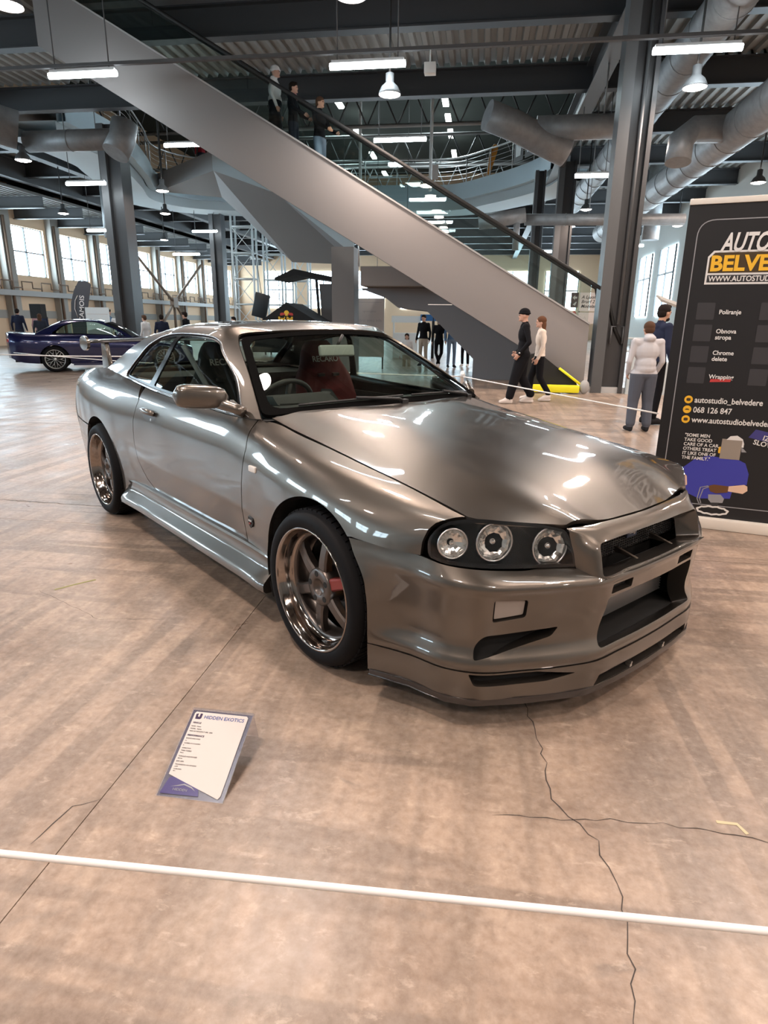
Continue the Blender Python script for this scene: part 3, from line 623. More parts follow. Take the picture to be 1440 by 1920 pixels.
# ---------------------------------------------------------------- gallery round the opening, and the pale stair
def build_gallery():
    P=[]
    for i in range(len(ATR)-1):
        for k in range(6): 
            t=k/6; p0,p1,p2,p3=[Vector(ATR[max(0,min(len(ATR)-1,j))]) for j in (i-1,i,i+1,i+2)]
            P.append(.5*((2*p1)+(p2-p0)*t+(2*p0-5*p1+4*p2-p3)*t*t+(3*p1-p0-3*p2+p3)*t**3))
    P.append(Vector(ATR[-1]))
    def off(d):
        out=[]
        for i,p in enumerate(P):
            a=P[max(i-1,0)];b=P[min(i+1,len(P)-1)]; t=(b-a).normalized(); out.append(p+Vector((-t.y,t.x))*d)
        return out
    g_=thing('gallery','curved pale gallery edge with railing around the opening above','gallery',(0,0,0)); g_['kind']='structure'
    def band(o1,o2,z0,z1,nm,mt):
        A,B=off(o1),off(o2); V=[];n=len(A)
        for a,b in zip(A,B): V+=[(a.x,a.y,z0),(a.x,a.y,z1),(b.x,b.y,z1),(b.x,b.y,z0)]
        F=[]
        for i in range(n-1):
            for j in range(4): F.append((4*i+j,4*i+(j+1)%4,4*i+4+(j+1)%4,4*i+4+j))
        m_=MB(); m_.add(V,F,False); o=m_.build(nm,M[mt],g_); o.data.polygons.foreach_set('use_smooth',[True]*len(o.data.polygons)); o.data.set_sharp_from_angle(angle=math.radians(40)); return o
    band(0,.3,7.30,8.05,'fascia','fascia_blue_lit'); band(.3,3.2,7.8,8.05,'gallery_floor','plaster'); band(.35,2.1,6.9,7.34,'soffit_beam','cool_plaster')  # bluish light on the fascia is put into its colour
    R=off(.12); 
    m_=MB(); m_.tube([(p.x,p.y,9.22) for p in R],.04,6); m_.build('handrail',M['rail_metal'],g_)
    for z in (8.25,8.45,8.65,8.85,9.05):
        m_=MB(); m_.tube([(p.x,p.y,z) for p in R],.008,4); m_.build('rail_wire',M['rail_metal'],g_)
    acc=0
    for i in range(1,len(R)):
        acc+=(R[i]-R[i-1]).length
        if acc>1.5:
            acc=0; m_=MB(); m_.tube([(R[i].x,R[i].y,8.05),(R[i].x,R[i].y,9.22)],.026,5); m_.build('rail_post',M['rail_metal'],g_)
    # notices on the railing
    for k,(x,y) in enumerate(((1.37,31.4),(1.80,30.5),(2.17,29.7))):
        t=thing('railing_notice','dark notice with a white shield on the curved railing, %s of three'%('first','second','third')[k],'notice',(x-.2,y-.1,8.15),math.radians(-62))
        m_=MB(); m_.box2((-.38,-.02,.0),(.38,0,1.08)); m_.build('notice_board',M['steel_gray'],t)
        m_=MB(); m_.prism([(-.2,.2),(.2,.2),(.23,.78),(.12,.92),(-.12,.92),(-.23,.78)],(0,-.012,0),(0,-.021,0),(1,0,0),(0,0,1)); m_.build('shield',M['white_steel'],t)
    m_=MB(); m_.box2((-2.98,34.75,8.2),(-2.58,34.77,8.85)); tag(m_.build('railing_sheet',M['paper_white']),'small white sheet hung on the gallery railing','notice')
    f=thing('feather_flag','orange teardrop flag standing behind the gallery railing','flag',(.02,33.6,8.05)); f.scale=(1.31,1.31,1.31)
    m_=MB(); m_.prism([(-.14,.05),(-.03,.1),(.08,.45),(.17,.75),(.20,.92),(.17,1.0),(.10,1.03),(.02,1.0),(-.05,.85),(-.10,.5)],(0,.012,0),(0,0,0),(1,0,0),(0,0,1)); m_.build('flag_cloth',M['orange_cloth'],f)
    m_=MB(); m_.tube([(-.14,.02,0),(-.13,.02,.5),(-.06,.02,.9),(.06,.02,1.05),(.16,.02,1.02)],.012,5); m_.build('flag_pole',M['rail_metal'],f)
    # hanging rods in the opening
    for x,y,lb in ((-5.9,31.5,'left thin pale hanger rod in the opening'),(-2.6,30.5,'right thin pale hanger rod in the opening')):
        m_=MB(); m_.tube([(x,y,6.9),(x,y,14)],.07,8); tag(m_.build('hanger_rod',M['white_steel']),lb,'rod')
    # pale stair: landing and flight with a wide soffit
    s_=thing('stair','wide pale stair flight with smooth soffit behind the escalator','stair',(-8,22,0))
    D,A_,B_,C_,G_,F_,E_=(-15.89,31.63,7.3),(-11.28,27.45,7.25),(-8.59,27.45,6.34),(-5.29,26.92,3.94),(-5.82,29.54,3.80),(-8.95,30.58,4.0),(-13.07,32.67,7.17)
    low=[D,A_,B_,C_,G_,F_,E_]; h=[.75,.75,.75,.9,.9,.9,.75]
    V=[Vector(p)-Vector((-8,22,0)) for p in low]; T_=[v+Vector((0,0,k)) for v,k in zip(V,h)]; n=7
    bot=[(0,6,1),(6,5,1),(1,5,2),(2,5,4),(2,4,3)]
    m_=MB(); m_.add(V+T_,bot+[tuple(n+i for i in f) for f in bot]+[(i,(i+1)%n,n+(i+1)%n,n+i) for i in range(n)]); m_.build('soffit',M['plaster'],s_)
    m_=MB(); m_.add([V[1]+Vector((0,-.06,.0)),V[2]+Vector((0,-.06,0)),V[3]+Vector((0,-.06,0)),T_[3]+Vector((0,-.06,.55)),T_[2]+Vector((0,-.06,.45)),T_[1]+Vector((0,-.06,.1)),V[1],V[2],V[3],T_[3]+Vector((0,0,.55)),T_[2]+Vector((0,0,.45)),T_[1]+Vector((0,0,.1))],[(0,1,4,5),(1,2,3,4),(6,11,10,7),(7,10,9,8),(0,5,11,6),(5,4,10,11),(4,3,9,10),(2,8,9,3),(0,6,7,1),(1,7,8,2)]); m_.build('parapet',M['cool_plaster'],s_)  # front face in light: its brightness is put into the paler plaster
    # lower landing and dark flight to the floor
    l_=thing('stair_landing','grey slab landing under the escalator with a shaded flight to the floor','landing',(-2,16,0))
    m_=MB(); m_.box2((-.9,-.5,2.17),(1.1,3.4,2.60)); m_.build('landing_slab',M['plaster'],l_)
    pl=[(-3.1,2.16),(-2.4,1.92),(-2.1,1.70),(-1.38,1.63),(-.19,.50),(-.19,.0),(2.0,.0),(1.9,.7),(-.6,2.16)]
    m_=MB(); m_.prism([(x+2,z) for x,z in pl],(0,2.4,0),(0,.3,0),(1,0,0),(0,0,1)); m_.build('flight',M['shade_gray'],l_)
    m_=MB(); m_.tube([(-.95,-.45,2.6),(-.95,-.45,3.5),(1.1,-.45,3.5)],.025,6); m_.tube([(.2,-.45,2.6),(.2,-.45,3.5)],.02,6); m_.build('landing_rail',M['rail_metal'],l_)
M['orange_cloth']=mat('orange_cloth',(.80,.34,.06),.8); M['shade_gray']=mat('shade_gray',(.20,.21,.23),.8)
build_gallery()
# ---------------------------------------------------------------- the coupe
M['paint']=mat('paint',(.118,.103,.089),.33,.86,1.0); bsdf(M['paint']).inputs['Coat IOR'].default_value=1.6
def _paint():
    m=M['paint']; t=NT(m); v=t.coord('Object',(900,900,900)); f=t.new('ShaderNodeTexVoronoi'); t.link(v,f.inputs['Vector'])
    n=t.mix(.06,(.5,.5,1),f.outputs['Color']); nm=t.new('ShaderNodeNormalMap'); t.link(n,nm.inputs['Color']); t.link(nm.outputs['Normal'],bsdf(m).inputs['Normal'])
_paint()
M['black_gloss']=mat('black_gloss',(.008,.008,.009),.22,spec=.25)
M['frit']=mat('frit',(.006,.006,.006),.9,spec=0.); M['black_satin']=mat('black_satin',(.016,.016,.017),.5)
M['black_matte']=mat('black_matte',(.012,.012,.012),.85)
M['carbon']=mat('carbon',(.03,.024,.022),.22,0,.5)
M['chrome']=mat('chrome',(.82,.82,.82),.08,1.)
M['silver']=mat('silver',(.6,.6,.6),.3,1.)
M['gunmetal']=mat('gunmetal',(.115,.098,.09),.34,.85,.2)
M['rim_lip']=mat('rim_lip',(.33,.28,.25),.11,1.)
M['rubber']=mat('rubber',(.006,.006,.007),.65,spec=.15)
M['red_part']=mat('red_part',(.22,.03,.025),.4,.3,.2)
M['gold_part']=mat('gold_part',(.55,.27,.05),.35,.4)
M['disc_metal']=mat('disc_metal',(.25,.24,.23),.35,1.)
M['seat_red']=mat('seat_red',(.10,.012,.014),.9)
M['seat_black']=mat('seat_black',(.018,.018,.02),.9)
M['white_print']=mat('white_print',(.55,.55,.55),.7)
M['lamp_clear']=mat('lamp_clear',(.75,.72,.68),.15,0,.5)
M['intercooler']=mat('intercooler',(.45,.46,.47),.35,.9)
M['screen_glass']=glass('screen_glass',(.72,.80,.75))
M['side_glass']=glass('side_glass',(.66,.76,.70))
M['lens_glass']=glass('lens_glass',(.93,.93,.93),.02)
M['acrylic']=glass('acrylic',(.93,.93,.95),.3)

WHEEL_X=(0.0,-2.675); ARCH=((-.018,.315,.375),(-2.715,.315,.375))
def build_car(loc, rz):
    car=thing('car','silver bronze metallic two-door coupe with rear wing parked in the middle of the concrete floor','car',loc,rz)
    W=lambda P: [(x,-w,z) for x,w,z in P]
    def part(name, geo, m, parent=car, label=None):
        o=mesh_obj(name,geo[0],geo[1],M[m] if isinstance(m,str) else m,parent,geo[2]); 
        if label: o['label']=label
        return o
    def both(name, geo, m, parent=car):
        part(name,geo,m,parent); return part(name,mir(*geo),m,parent)
    # ---- side surface: columns along x, rows from sill to shoulder (w, z)
    SC=[(-3.42,[(.80,.25),(.815,.38),(.83,.53),(.835,.68),(.825,.80),(.795,.90),(.72,.965)]),
        (-3.15,[(.84,.22),(.855,.36),(.868,.53),(.872,.68),(.86,.81),(.82,.925),(.73,.995)]),
        (-2.9,[(.875,.2),(.883,.35),(.888,.53),(.89,.68),(.875,.82),(.825,.935),(.725,1.007)]),
        (-2.67,[(.882,.2),(.888,.35),(.892,.53),(.893,.68),(.876,.82),(.825,.932),(.735,1.0)]),
        (-2.4,[(.872,.2),(.88,.35),(.886,.53),(.888,.68),(.872,.81),(.826,.92),(.767,.982)]),
        (-2.15,[(.83,.2),(.85,.345),(.868,.52),(.874,.67),(.862,.80),(.825,.905),(.78,.96)]),
        (-1.9,[(.808,.2),(.834,.34),(.867,.515),(.866,.66),(.855,.79),(.823,.89),(.785,.94)]),
        (-1.5,[(.80,.2),(.830,.335),(.866,.512),(.864,.655),(.853,.78),(.822,.875),(.785,.922)]),
        (-1.1,[(.80,.2),(.830,.335),(.865,.51),(.862,.65),(.851,.775),(.82,.868),(.783,.913)]),
        (-.75,[(.802,.2),(.831,.335),(.866,.51),(.86,.65),(.847,.77),(.815,.86),(.775,.907)]),
        (-.55,[(.812,.2),(.845,.34),(.867,.51),(.866,.64),(.847,.762),(.80,.855),(.71,.902)]),
        (-.38,[(.84,.2),(.865,.34),(.88,.515),(.88,.63),(.856,.752),(.795,.838),(.70,.874)]),
        (-.15,[(.88,.2),(.888,.34),(.893,.52),(.892,.64),(.862,.745),(.795,.818),(.695,.846)]),
        (.1,[(.882,.2),(.89,.35),(.893,.52),(.89,.63),(.857,.725),(.785,.79),(.695,.814)]),
        (.3,[(.875,.2),(.88,.35),(.883,.52),(.873,.61),(.838,.70),(.775,.762),(.695,.789)]),
        (.45,[(.85,.2),(.86,.35),(.857,.50),(.838,.595),(.815,.675),(.768,.738),(.698,.768)]),
        (.58,[(.81,.2),(.815,.35),(.80,.50),(.783,.595),(.772,.67),(.742,.722),(.70,.747)]),
        (.68,[(.76,.2),(.765,.35),(.75,.50),(.735,.595),(.728,.67),(.715,.715),(.695,.733)])]
    P=np.array([[(x,-c[r][0],c[r][1]) for x,c in SC] for r in range(7)])
    S=Surf(P,cv=(2,))
    cx=[x for x,_ in SC]
    vmax=S.kv[-1]; ux=lambda x: np.interp(x,cx,S.ku)
    def top(xs): return np.array([(ux(x),vmax) for x in xs])
    inv=lambda pts: S.inv(pts,[0,2])
    def arc(k,a0,a1,n=40,r=0): 
        c=ARCH[k]; a=np.radians(np.linspace(a0,a1,n)); return np.stack([c[0]+(c[2]+r)*np.cos(a),c[1]+(c[2]+r)*np.sin(a)],1)
    DF=[(-.64,.34),(-.632,.49),(-.622,.66),(-.61,.79),(-.635,.87)]          # door front edge, bottom to top
    DR=[(-1.985,.87),(-2.03,.74),(-2.035,.60),(-2.005,.49),(-1.93,.39),(-1.84,.338)]
    g=.0028
    # front fender
    fen=np.concatenate([inv(np.array([(-.64,.20)]+DF)),top(np.linspace(-.655,.625,24)),
        inv(np.array([(.605,.737),(.575,.726),(.55,.712),(.535,.69),(.528,.65),(.528,.602),(.45,.601),(.35,.603),(.243,.606)])),inv(np.concatenate([arc(0,50,178,44),[(-.392,.25),(-.39,.2)]]))])
    both('front_fender',panel(S,inset(fen,g),h=.022,depth=.02,hb=.014),'paint')
    door=np.concatenate([inv(rnd(np.array(DF[::-1]+[(-.64,.338),(-1.80,.336)]),[0,0,0,0,.01,.0,0])),inv(np.array(DR[::-1])),top(np.linspace(-1.99,-.655,20))])
    dr=panel(S,inset(door,g),h=.025,depth=.02,hb=.015)
    doors=both('door',dr,'paint')
    qtr=np.concatenate([inv(np.array([(-1.84,.20)]+DR[::-1])),top(np.linspace(-1.995,-3.42,24)[1:]),inv(np.array([(-3.42,.80),(-3.42,.62),(-3.2,.615),(-2.945,.612)])),inv(np.concatenate([arc(1,128,2,44),[(-2.338,.25),(-2.34,.2)]]))])
    both('rear_quarter',panel(S,inset(qtr,g),h=.025,depth=.02,hb=.015),'paint')
    rbs=np.concatenate([inv(np.array([(-3.42,.612),(-3.42,.26),(-3.05,.22)])),inv(arc(1,195,129,20)),inv(np.array([(-3.2,.612)]))])
    rb_side=panel(S,inset(rbs,g),h=.03,depth=.02)
    # front side: small strip between arch and bumper is part of the bumper
    # ---- rear fascia and boot lid
    c0=SC[0][1]
    RK=np.array([[(-3.42-.17*(1-abs(k)**3)-.02*(r==3),-k*c0[r][0],c0[r][1]) for k in (1,.93,.75,.4,0,-.4,-.75,-.93,-1)] for r in range(7)])
    K=Surf(RK,sign=-1); full=lambda s,i0=0,i1=None,j0=0,j1=None: np.array([s.kn(i0,j0),s.kn(i1 if i1 is not None else s.P.shape[1]-1,j0),s.kn(i1 if i1 is not None else s.P.shape[1]-1,j1 if j1 is not None else s.P.shape[0]-1),s.kn(i0,j1 if j1 is not None else s.P.shape[0]-1)])
    part('rear_bumper',join(panel(K,full(K),h=.06,depth=.01),rb_side,mir(*rb_side)),'paint')
    TL=np.array([[(x,k*w,z+.012*(1-k*k)) for x,w,z in ((-3.57,.70,.955),(-3.42,.72,.965),(-3.15,.73,.995),(-2.9,.725,1.007),(-2.75,.72,1.005))] for k in np.linspace(-1,1,7)])
    T_=Surf(TL); part('boot_lid',panel(T_,full(T_),h=.06,depth=.015),'paint')
    # ---- bonnet
    HX=[-.63,-.45,-.17,.07,.32,.6,.72,.80,.862]
    zc=[.968,.948,.923,.896,.858,.790,.746,.714,.690]; zm=[.960,.942,.917,.891,.855,.788,.745,.712,.688]; zk=[.931,.904,.876,.850,.820,.768,.735,.705,.687]; ze=[.918,.887,.851,.819,.787,.745,.724,.700,.682]
    wk=[.615,.60,.565,.54,.525,.50,.46,.42,.40]; 
    rows=[]
    for kind in range(4):
        pass
    HP=[]
    for i,x in enumerate(HX):
        half=[(.70,ze[i]),(wk[i]+.028,zk[i]+.004),(wk[i]-.028,zk[i]+.016),(wk[i]*.62,zm[i]),(.10,zc[i]-.001),(0,zc[i])]
        HP.append(half)
    Hn=[]
    for r in range(11):
        k=r if r<=5 else 10-r; sg=-1 if r<=5 else 1
        Hn.append([(HX[i],sg*HP[i][k][0],HP[i][k][1]) for i in range(len(HX))])
    Hs=Surf(np.array(Hn)); hin=lambda p:Hs.inv(np.array(p),[0,1])
    right=[(-.615,-.697),(-.45,-.695),(-.17,-.695),(.07,-.695),(.32,-.695),(.52,-.696),(.628,-.697),(.66,-.680),(.715,-.608),(.772,-.498),(.818,-.42)]
    cowl=[(-.50,0),(-.505,.15),(-.53,.35),(-.575,.55),(-.615,.697)]
    front=[(.846,-.2),(.856,0),(.846,.2)]
    hood=right+front+[(x,-y) for x,y in right[::-1]]+cowl[::-1][1:-1]+cowl[:1]+[(x,-y) for x,y in cowl[1:-1]]
    part('bonnet',panel(Hs,inset(hin(hood),.0025),h=.022,depth=.018,hb=.014),'paint')
    # ---- front bumper: columns around the nose, rows upwards
    base=[(.35,.887),(.50,.824),(.648,.788),(.728,.735),(.822,.593),(.910,.422),(.934,.362),(.949,.2),(.955,0)]
    def off(d,lst): # pull towards the car
        out=[]
        for i,(x,w) in enumerate(lst):
            a,b=lst[max(i-1,0)],lst[min(i+1,len(lst)-1)]; tx,tw=b[0]-a[0],b[1]-a[1]; L=math.hypot(tx,tw) or 1
            nx,nw=-tw/L,tx/L
            if i==len(lst)-1: nx,nw=1,0
            out.append((x-nx*d,w-nw*d))
        return out
    zrow=[.228,.25,.30,.42,.505]; drow=[.004,.0,.022,.014,.005]
    arch0=[(.343,.885),(.344,.887),(.345,.888),(.336,.889),(.303,.889)]
    R=[]
    for z,d,a0 in zip(zrow,drow,arch0):
        p=off(d,base); p[0]=a0; R.append([(x,-w,z) for x,w in p])
    cz=[.565,.55,.54,.535,.53,.53,.528,.528,.528]
    p=off(0,base); p[0]=(.262,.889); R.append([(x,-w,z-.006) for (x,w),z in zip(p,cz)])
    p=off(.006,base); p[0]=(.255,.888); R.append([(x,-w,z+.005) for (x,w),z in zip(p,cz)])
    ledge=[(.235,.887,.603),(.50,.803,.598),(.612,.770,.585),(.675,.724,.58),(.765,.578,.566),(.850,.402,.561),(.922,.355,.536),(.938,.2,.535),(.945,0,.535)]
    R.append([(x,-w,z) for x,w,z in ledge])
    R=np.array(R); Rm=R[:,::-1]*[1,-1,1]; B=Surf(np.concatenate([R,Rm[:,1:]],1))
    nb=B.P.shape[1]-1; vB=lambda z:np.interp(z,zrow+[.53],B.kv[:6])
    bin_=lambda p:B.inv(np.array([(-w,z) for w,z in p]),[1,2])
    out=np.concatenate([[B.kn(i,0) for i in np.linspace(0,nb,60)],[B.kn(nb,j) for j in np.linspace(0,7,9)[1:]],[B.kn(i,7) for i in np.linspace(nb,0,60)[1:]],[B.kn(0,j) for j in np.linspace(7,0,9)[1:-1]]])
    intake=rnd(bin_([(.33,.268),(0,.268),(-.33,.268),(-.298,.452),(0,.452),(.298,.452)]),[.02,0,.02,.012,0,.012])
    fog=rnd(bin_([(.690,.488),(.588,.482),(.588,.418),(.686,.405)]),.012); fogm=rnd(bin_([(-.690,.488),(-.588,.482),(-.588,.418),(-.686,.405)]),.012)
    dct=[(.70,.352),(.475,.37),(.492,.335),(.735,.268),(.722,.31)]
    duct=rnd(bin_(dct),[.03,.008,.012,.012,.03]); ductm=rnd(bin_([(-w,z) for w,z in dct]),[.03,.008,.012,.012,.03])
    pj=rnd(bin_([(.288,.498),(.168,.498),(.168,.463),(.288,.463)]),.004); pjm=rnd(bin_([(-.288,.498),(-.168,.498),(-.168,.463),(-.288,.463)]),.004)
    bumper=part('front_bumper',panel(B,out,[intake,fog,fogm,duct,ductm,pj,pjm],h=.02,depth=.02,hb=.011,hdepth=[.07,.022,.022,.06,.06,.03,.03]),'paint')
    # recess floors
    def patch(S_,poly,off_,h=.03): return panel(S_,poly,h=h,depth=0,off=off_)
    for f_ in (fog,fogm):
        part('fog_lamp',patch(B,inset(f_,.007),-.010,.012),M['fog_lens'],bumper,'clear ribbed fog lamp')
        part('fog_lamp_surround',patch(B,f_,-.021),'black_satin',bumper)
    for d_ in (duct,ductm): part('duct_opening',patch(B,d_,-.058),'black_matte',bumper)
    for d_ in (pj,pjm): part('mount_hole',patch(B,d_,-.028),'black_matte',bumper)
    # intake: dark box, intercooler fins and mesh
    mb=MB(); mb.box2((.70,-.40,.20),(.72,.40,.52)); mb.box2((.70,-.40,.20),(.88,.40,.235)); mb.box2((.7,-.42,.2),(.86,-.40,.5)); mb.box2((.7,.40,.2),(.86,.42,.5)); mb.build('intake_cavity',M['black_matte'],bumper)
    mb=MB()
    for i in range(16):
        z=.285+i*.0115; mb.box((.80,0,z),(.04,.62,.004))
    mb.box((.805,0,.37),(.03,.60,.17)); mb.build('intercooler',M['intercooler'],bumper)
    # ---- nose: grille frame between the lamps
    N0=[(.886,.372,.541),(.893,.346,.545),(.918,.2,.541),(.928,0,.541)]
    nose=[[(.858,.398,.558),(.910,.372,.538),(.926,.356,.534),(.940,.2,.534),(.947,0,.534)],
          [(.852,.401,.580),(.899,.376,.575),(.915,.358,.575),(.928,.2,.575),(.936,0,.575)],
          [(.842,.406,.625),(.880,.382,.63),(.895,.362,.635),(.908,.2,.637),(.915,0,.637)],
          [(.832,.413,.665),(.856,.384,.668),(.868,.36,.668),(.884,.2,.668),(.892,0,.668)],
          [(.826,.417,.690),(.838,.398,.690),(.845,.365,.689),(.862,.2,.685),(.87,0,.684)],
          [(.820,.420,.696),(.826,.40,.696),(.832,.365,.694),(.848,.2,.690),(.857,0,.688)]]
    Nn=np.array([[(x,-w,z) for x,w,z in r] for r in nose]); Nn=np.concatenate([Nn,(Nn[:,::-1]*[1,-1,1])[:,1:]],1); Ns=Surf(Nn)
    nin=lambda p:Ns.inv(np.array([(-w,z) for w,z in p]),[1,2])
    gro=rnd(nin([(.347,.5405),(0,.5405),(-.347,.5405),(-.341,.647),(0,.650),(.341,.647)]),[.012,0,.012,.022,0,.022])
    grf=part('grille_frame',panel(Ns,full(Ns),[gro],h=.018,depth=.012,hb=.012,hdepth=.085),'paint')
    ms=MB(); 
    for i in range(46): ms.box((.822,-.36+i*.016,.60),(.004,.003,.12))
    for i in range(12): ms.box((.822,0,.548+i*.0095),(.004,.72,.003))
    ms.box((.80,0,.6),(.02,.76,.14)); ms.build('grille_mesh',M['black_satin'],grf)
    for y in (-.125,.125):
        f_=MB(); f_.prism([(0,0),(.09,0),(.02,.018),(0,.022)],(0,.012,0),(.838,y-.006,.553),(1,0,0),(0,0,1)); f_.build('grille_fin',M['paint'],grf)
    e_=MB(); e_.box((.828,0,.60),(.006,.07,.035)); bevel_obj(e_.build('emblem',M['emblem'],grf),.004); e_=MB(); e_.box((.832,0,.60),(.003,.05,.004)); e_.box((.832,-.012,.605),(.003,.012,.012)); e_.box((.832,.012,.597),(.003,.012,.012)); e_.build('emblem_mark',M['silver'],grf)
    # ---- lower lip
    lip=[]
    for z,d,a0 in ((.121,.006,(.343,.883)),(.168,.0,(.343,.885)),(.2245,.0,(.343,.886))):
        p=off(d,base); p[0]=a0; lip.append([(x,-w,z) for x,w in p])
    lip=np.array(lip); lip=np.concatenate([lip,(lip[:,::-1]*[1,-1,1])[:,1:]],1); Ls=Surf(lip)
    lin=lambda p:Ls.inv(np.array([(-w,z) for w,z in p]),[1,2])
    sl=[(.748,.219),(.55,.220),(.42,.198),(.52,.18),(.735,.176)]
    slot=rnd(lin(sl),[.006,.0,.008,.01,.012]); slotm=rnd(lin([(-w,z) for w,z in sl]),[.006,.0,.008,.01,.012])
    strip=rnd(lin([(.335,.123),(0,.123),(-.335,.123),(-.318,.166),(0,.166),(.318,.166)]),[.003,0,.003,.006,0,.006])
    nl=Ls.P.shape[1]-1
    lipo=np.concatenate([[Ls.kn(i,0) for i in np.linspace(0,nl,60)],[Ls.kn(i,2) for i in np.linspace(nl,0,60)]])
    lp=part('lower_lip',panel(Ls,lipo,[slot,slotm,strip],h=.02,depth=.015,hb=.011,hdepth=[.04,.04,.03]),'paint')
    for d_ in (slot,slotm): part('slot_opening',patch(Ls,d_,-.038),'black_matte',lp)
    part('strip_opening',patch(Ls,strip,-.028),'black_matte',lp)
    for y in (-.11,.13):
        b_=MB(); b_.box((.94,y,.130),(.02,.014,.012)); b_.box((.942,y,.142),(.02,.01,.008)); b_.build('splitter_bracket',M['silver'],lp)
    # splitter blade
    so=off(.0,base); so[0]=(.35,.885); pl=[(x,-w) for x,w in so]; si=off(.10,base); si[0]=(.34,.80)
    loop=pl+[(x,-y) for x,y in pl[::-1][1:]]+[(x-.0,w) for x,w in si[:-1]]+[(x,-w) for x,w in si[::-1]]
    s_=MB(); s_.prism(loop,(0,0,.020),(0,0,.102)); sp=s_.build('splitter',M['carbon'],car); bevel_obj(sp,.006,2,60)
    # ---- side skirt
    sec=[(.830,.338),(.845,.333),(.850,.322),(.846,.300),(.852,.270),(.858,.262),(.893,.226),(.903,.215),(.907,.203),(.905,.180),(.893,.168),(.80,.165)]
    xs=np.concatenate([[-2.30],np.linspace(-2.27,-.42,24),[-.385]]); V=[]
    for i,x in enumerate(xs):
        k=np.interp(x,[-2.30,-2.0,-.62,-.385],[.012,0,0,.012]); sh=.0 if 0<i<len(xs)-1 else -.012
        for w,z in sec: V.append((x,-(w+k+sh),z))
    n=len(sec);F=[(i*n+j,i*n+j+1,(i+1)*n+j+1,(i+1)*n+j) for i in range(len(xs)-1) for j in range(n-1)]+[tuple(range(n)),tuple((len(xs)-1)*n+j for j in range(n))]
    for sg in (1,-1):
        m_=MB(); m_.add([(x,y*sg,z) for x,y,z in V],F,True); o=m_.build('side_skirt',M['paint'],car); o.data.set_sharp_from_angle(angle=math.radians(28))
    # ---- greenhouse: columns rear to front, rows belt to belt over the roof
    G0=[[(-2.92,.715,1.006),(-2.73,.66,1.105),(-2.50,.605,1.205),(-2.42,.555,1.250),(-2.32,.38,1.275),(-2.27,.2,1.287),(-2.25,0,1.292)],
        [(-2.42,.765,.983),(-2.31,.695,1.115),(-2.18,.617,1.232),(-2.15,.56,1.277),(-2.12,.38,1.305),(-2.1,.2,1.318),(-2.09,0,1.322)],
        [(-1.95,.783,.947),(-1.93,.705,1.115),(-1.91,.612,1.267),(-1.90,.557,1.305),(-1.9,.38,1.332),(-1.9,.2,1.343),(-1.9,0,1.347)],
        [(-1.5,.783,.922),(-1.54,.70,1.11),(-1.58,.60,1.272),(-1.58,.552,1.309),(-1.58,.38,1.338),(-1.58,.2,1.349),(-1.58,0,1.353)],
        [(-1.1,.78,.914),(-1.22,.69,1.09),(-1.40,.592,1.263),(-1.36,.55,1.300),(-1.34,.38,1.329),(-1.33,.2,1.340),(-1.33,0,1.344)],
        [(-.745,.776,.908),(-.95,.685,1.06),(-1.285,.580,1.246),(-1.295,.540,1.282),(-1.25,.38,1.313),(-1.21,.2,1.325),(-1.19,0,1.330)],
        [(-.628,.744,.912),(-.89,.654,1.080),(-1.20,.545,1.248),(-1.245,.515,1.272),(-1.19,.38,1.292),(-1.12,.2,1.303),(-1.095,0,1.306)]]
    GP=np.array([[(c[r][0],-c[r][1],c[r][2]) for c in G0] for r in range(7)]); GP=np.concatenate([GP,(GP[::-1]*[1,-1,1])[1:]],0); G=Surf(GP,cu=())
    u_=lambda i:G.kn(i,0)[0]; v_=lambda j:G.kn(0,j)[1]
    def dlo(a,b,c,d,r): return rnd(np.array([(u_(a),v_(c)),(u_(b),v_(c)),(u_(b),v_(d)),(u_(a),v_(d))]),r)
    D=rnd(np.array([(u_(1.0),v_(.03)),(u_(5),v_(.03)),(u_(5),v_(1)),(u_(4.93),v_(1.92)),(u_(4.6),v_(2.0)),(u_(1.25),v_(2.0)),(u_(1.02),v_(1.75)),(u_(1.0),v_(1))]),[.05,.01,.05,.05,.05,.06,.05,.1])
    def mv(poly): return np.array([(u,2*v_(6)-v) for u,v in poly])
    nG=len(G0)-1
    whole=full(G,0,nG,0,12)
    part('roof',panel(G,whole,[D,mv(D)],h=.03,depth=.012,hb=.016,hdepth=.02),'paint')
    part('roof_lining',panel(G,full(G,0.05,nG-.05,2.2,9.8),h=.09,depth=0,off=-.03),'black_matte')
    Di=inset(D,.026); split=lambda j: (u_(2.0)+(u_(2.35)-u_(2.0))*j/2.)
    def cut(poly,keep_front,gap):
        # clip polygon by the B pillar line (u = 1.98 at the belt .. 2.3 at the roof)
        f=lambda p: (p[0]-(u_(2.02)+(u_(2.34)-u_(2.02))*(p[1]/v_(2)))) - (gap if keep_front else -gap)
        out=[]
        for a,b in zip(poly,np.roll(poly,-1,0)):
            fa,fb=f(a),f(b); ina=(fa>=0)==keep_front; inb=(fb>=0)==keep_front
            if ina: out.append(a)
            if ina!=inb: out.append(a+(b-a)*fa/(fa-fb))
        return rnd(np.array(out),.012,3)
    W1=cut(Di,True,.03); W2=cut(Di,False,.022)
    fr=panel(G,D,[W1,W2],h=.03,depth=0,off=-.006,hb=.016,hdepth=.008)
    both('window_frame',fr,'black_gloss')
    # bright weatherstrip along the window edge
    def strip_tube(Sf,poly,r,off_,m,mirror):
        X=Sf(poly)+Sf.normal(poly)*off_
        for sg in ((1,-1) if mirror else (1,)):
            mb=MB(); mb.tube([(x,y*sg,z) for x,y,z in X],r,6,closed=True); mb.build('weatherstrip',m,car)
    strip_tube(G,dens(inset(D,.004),.04),.0045,.000,M['trim_metal'],True)
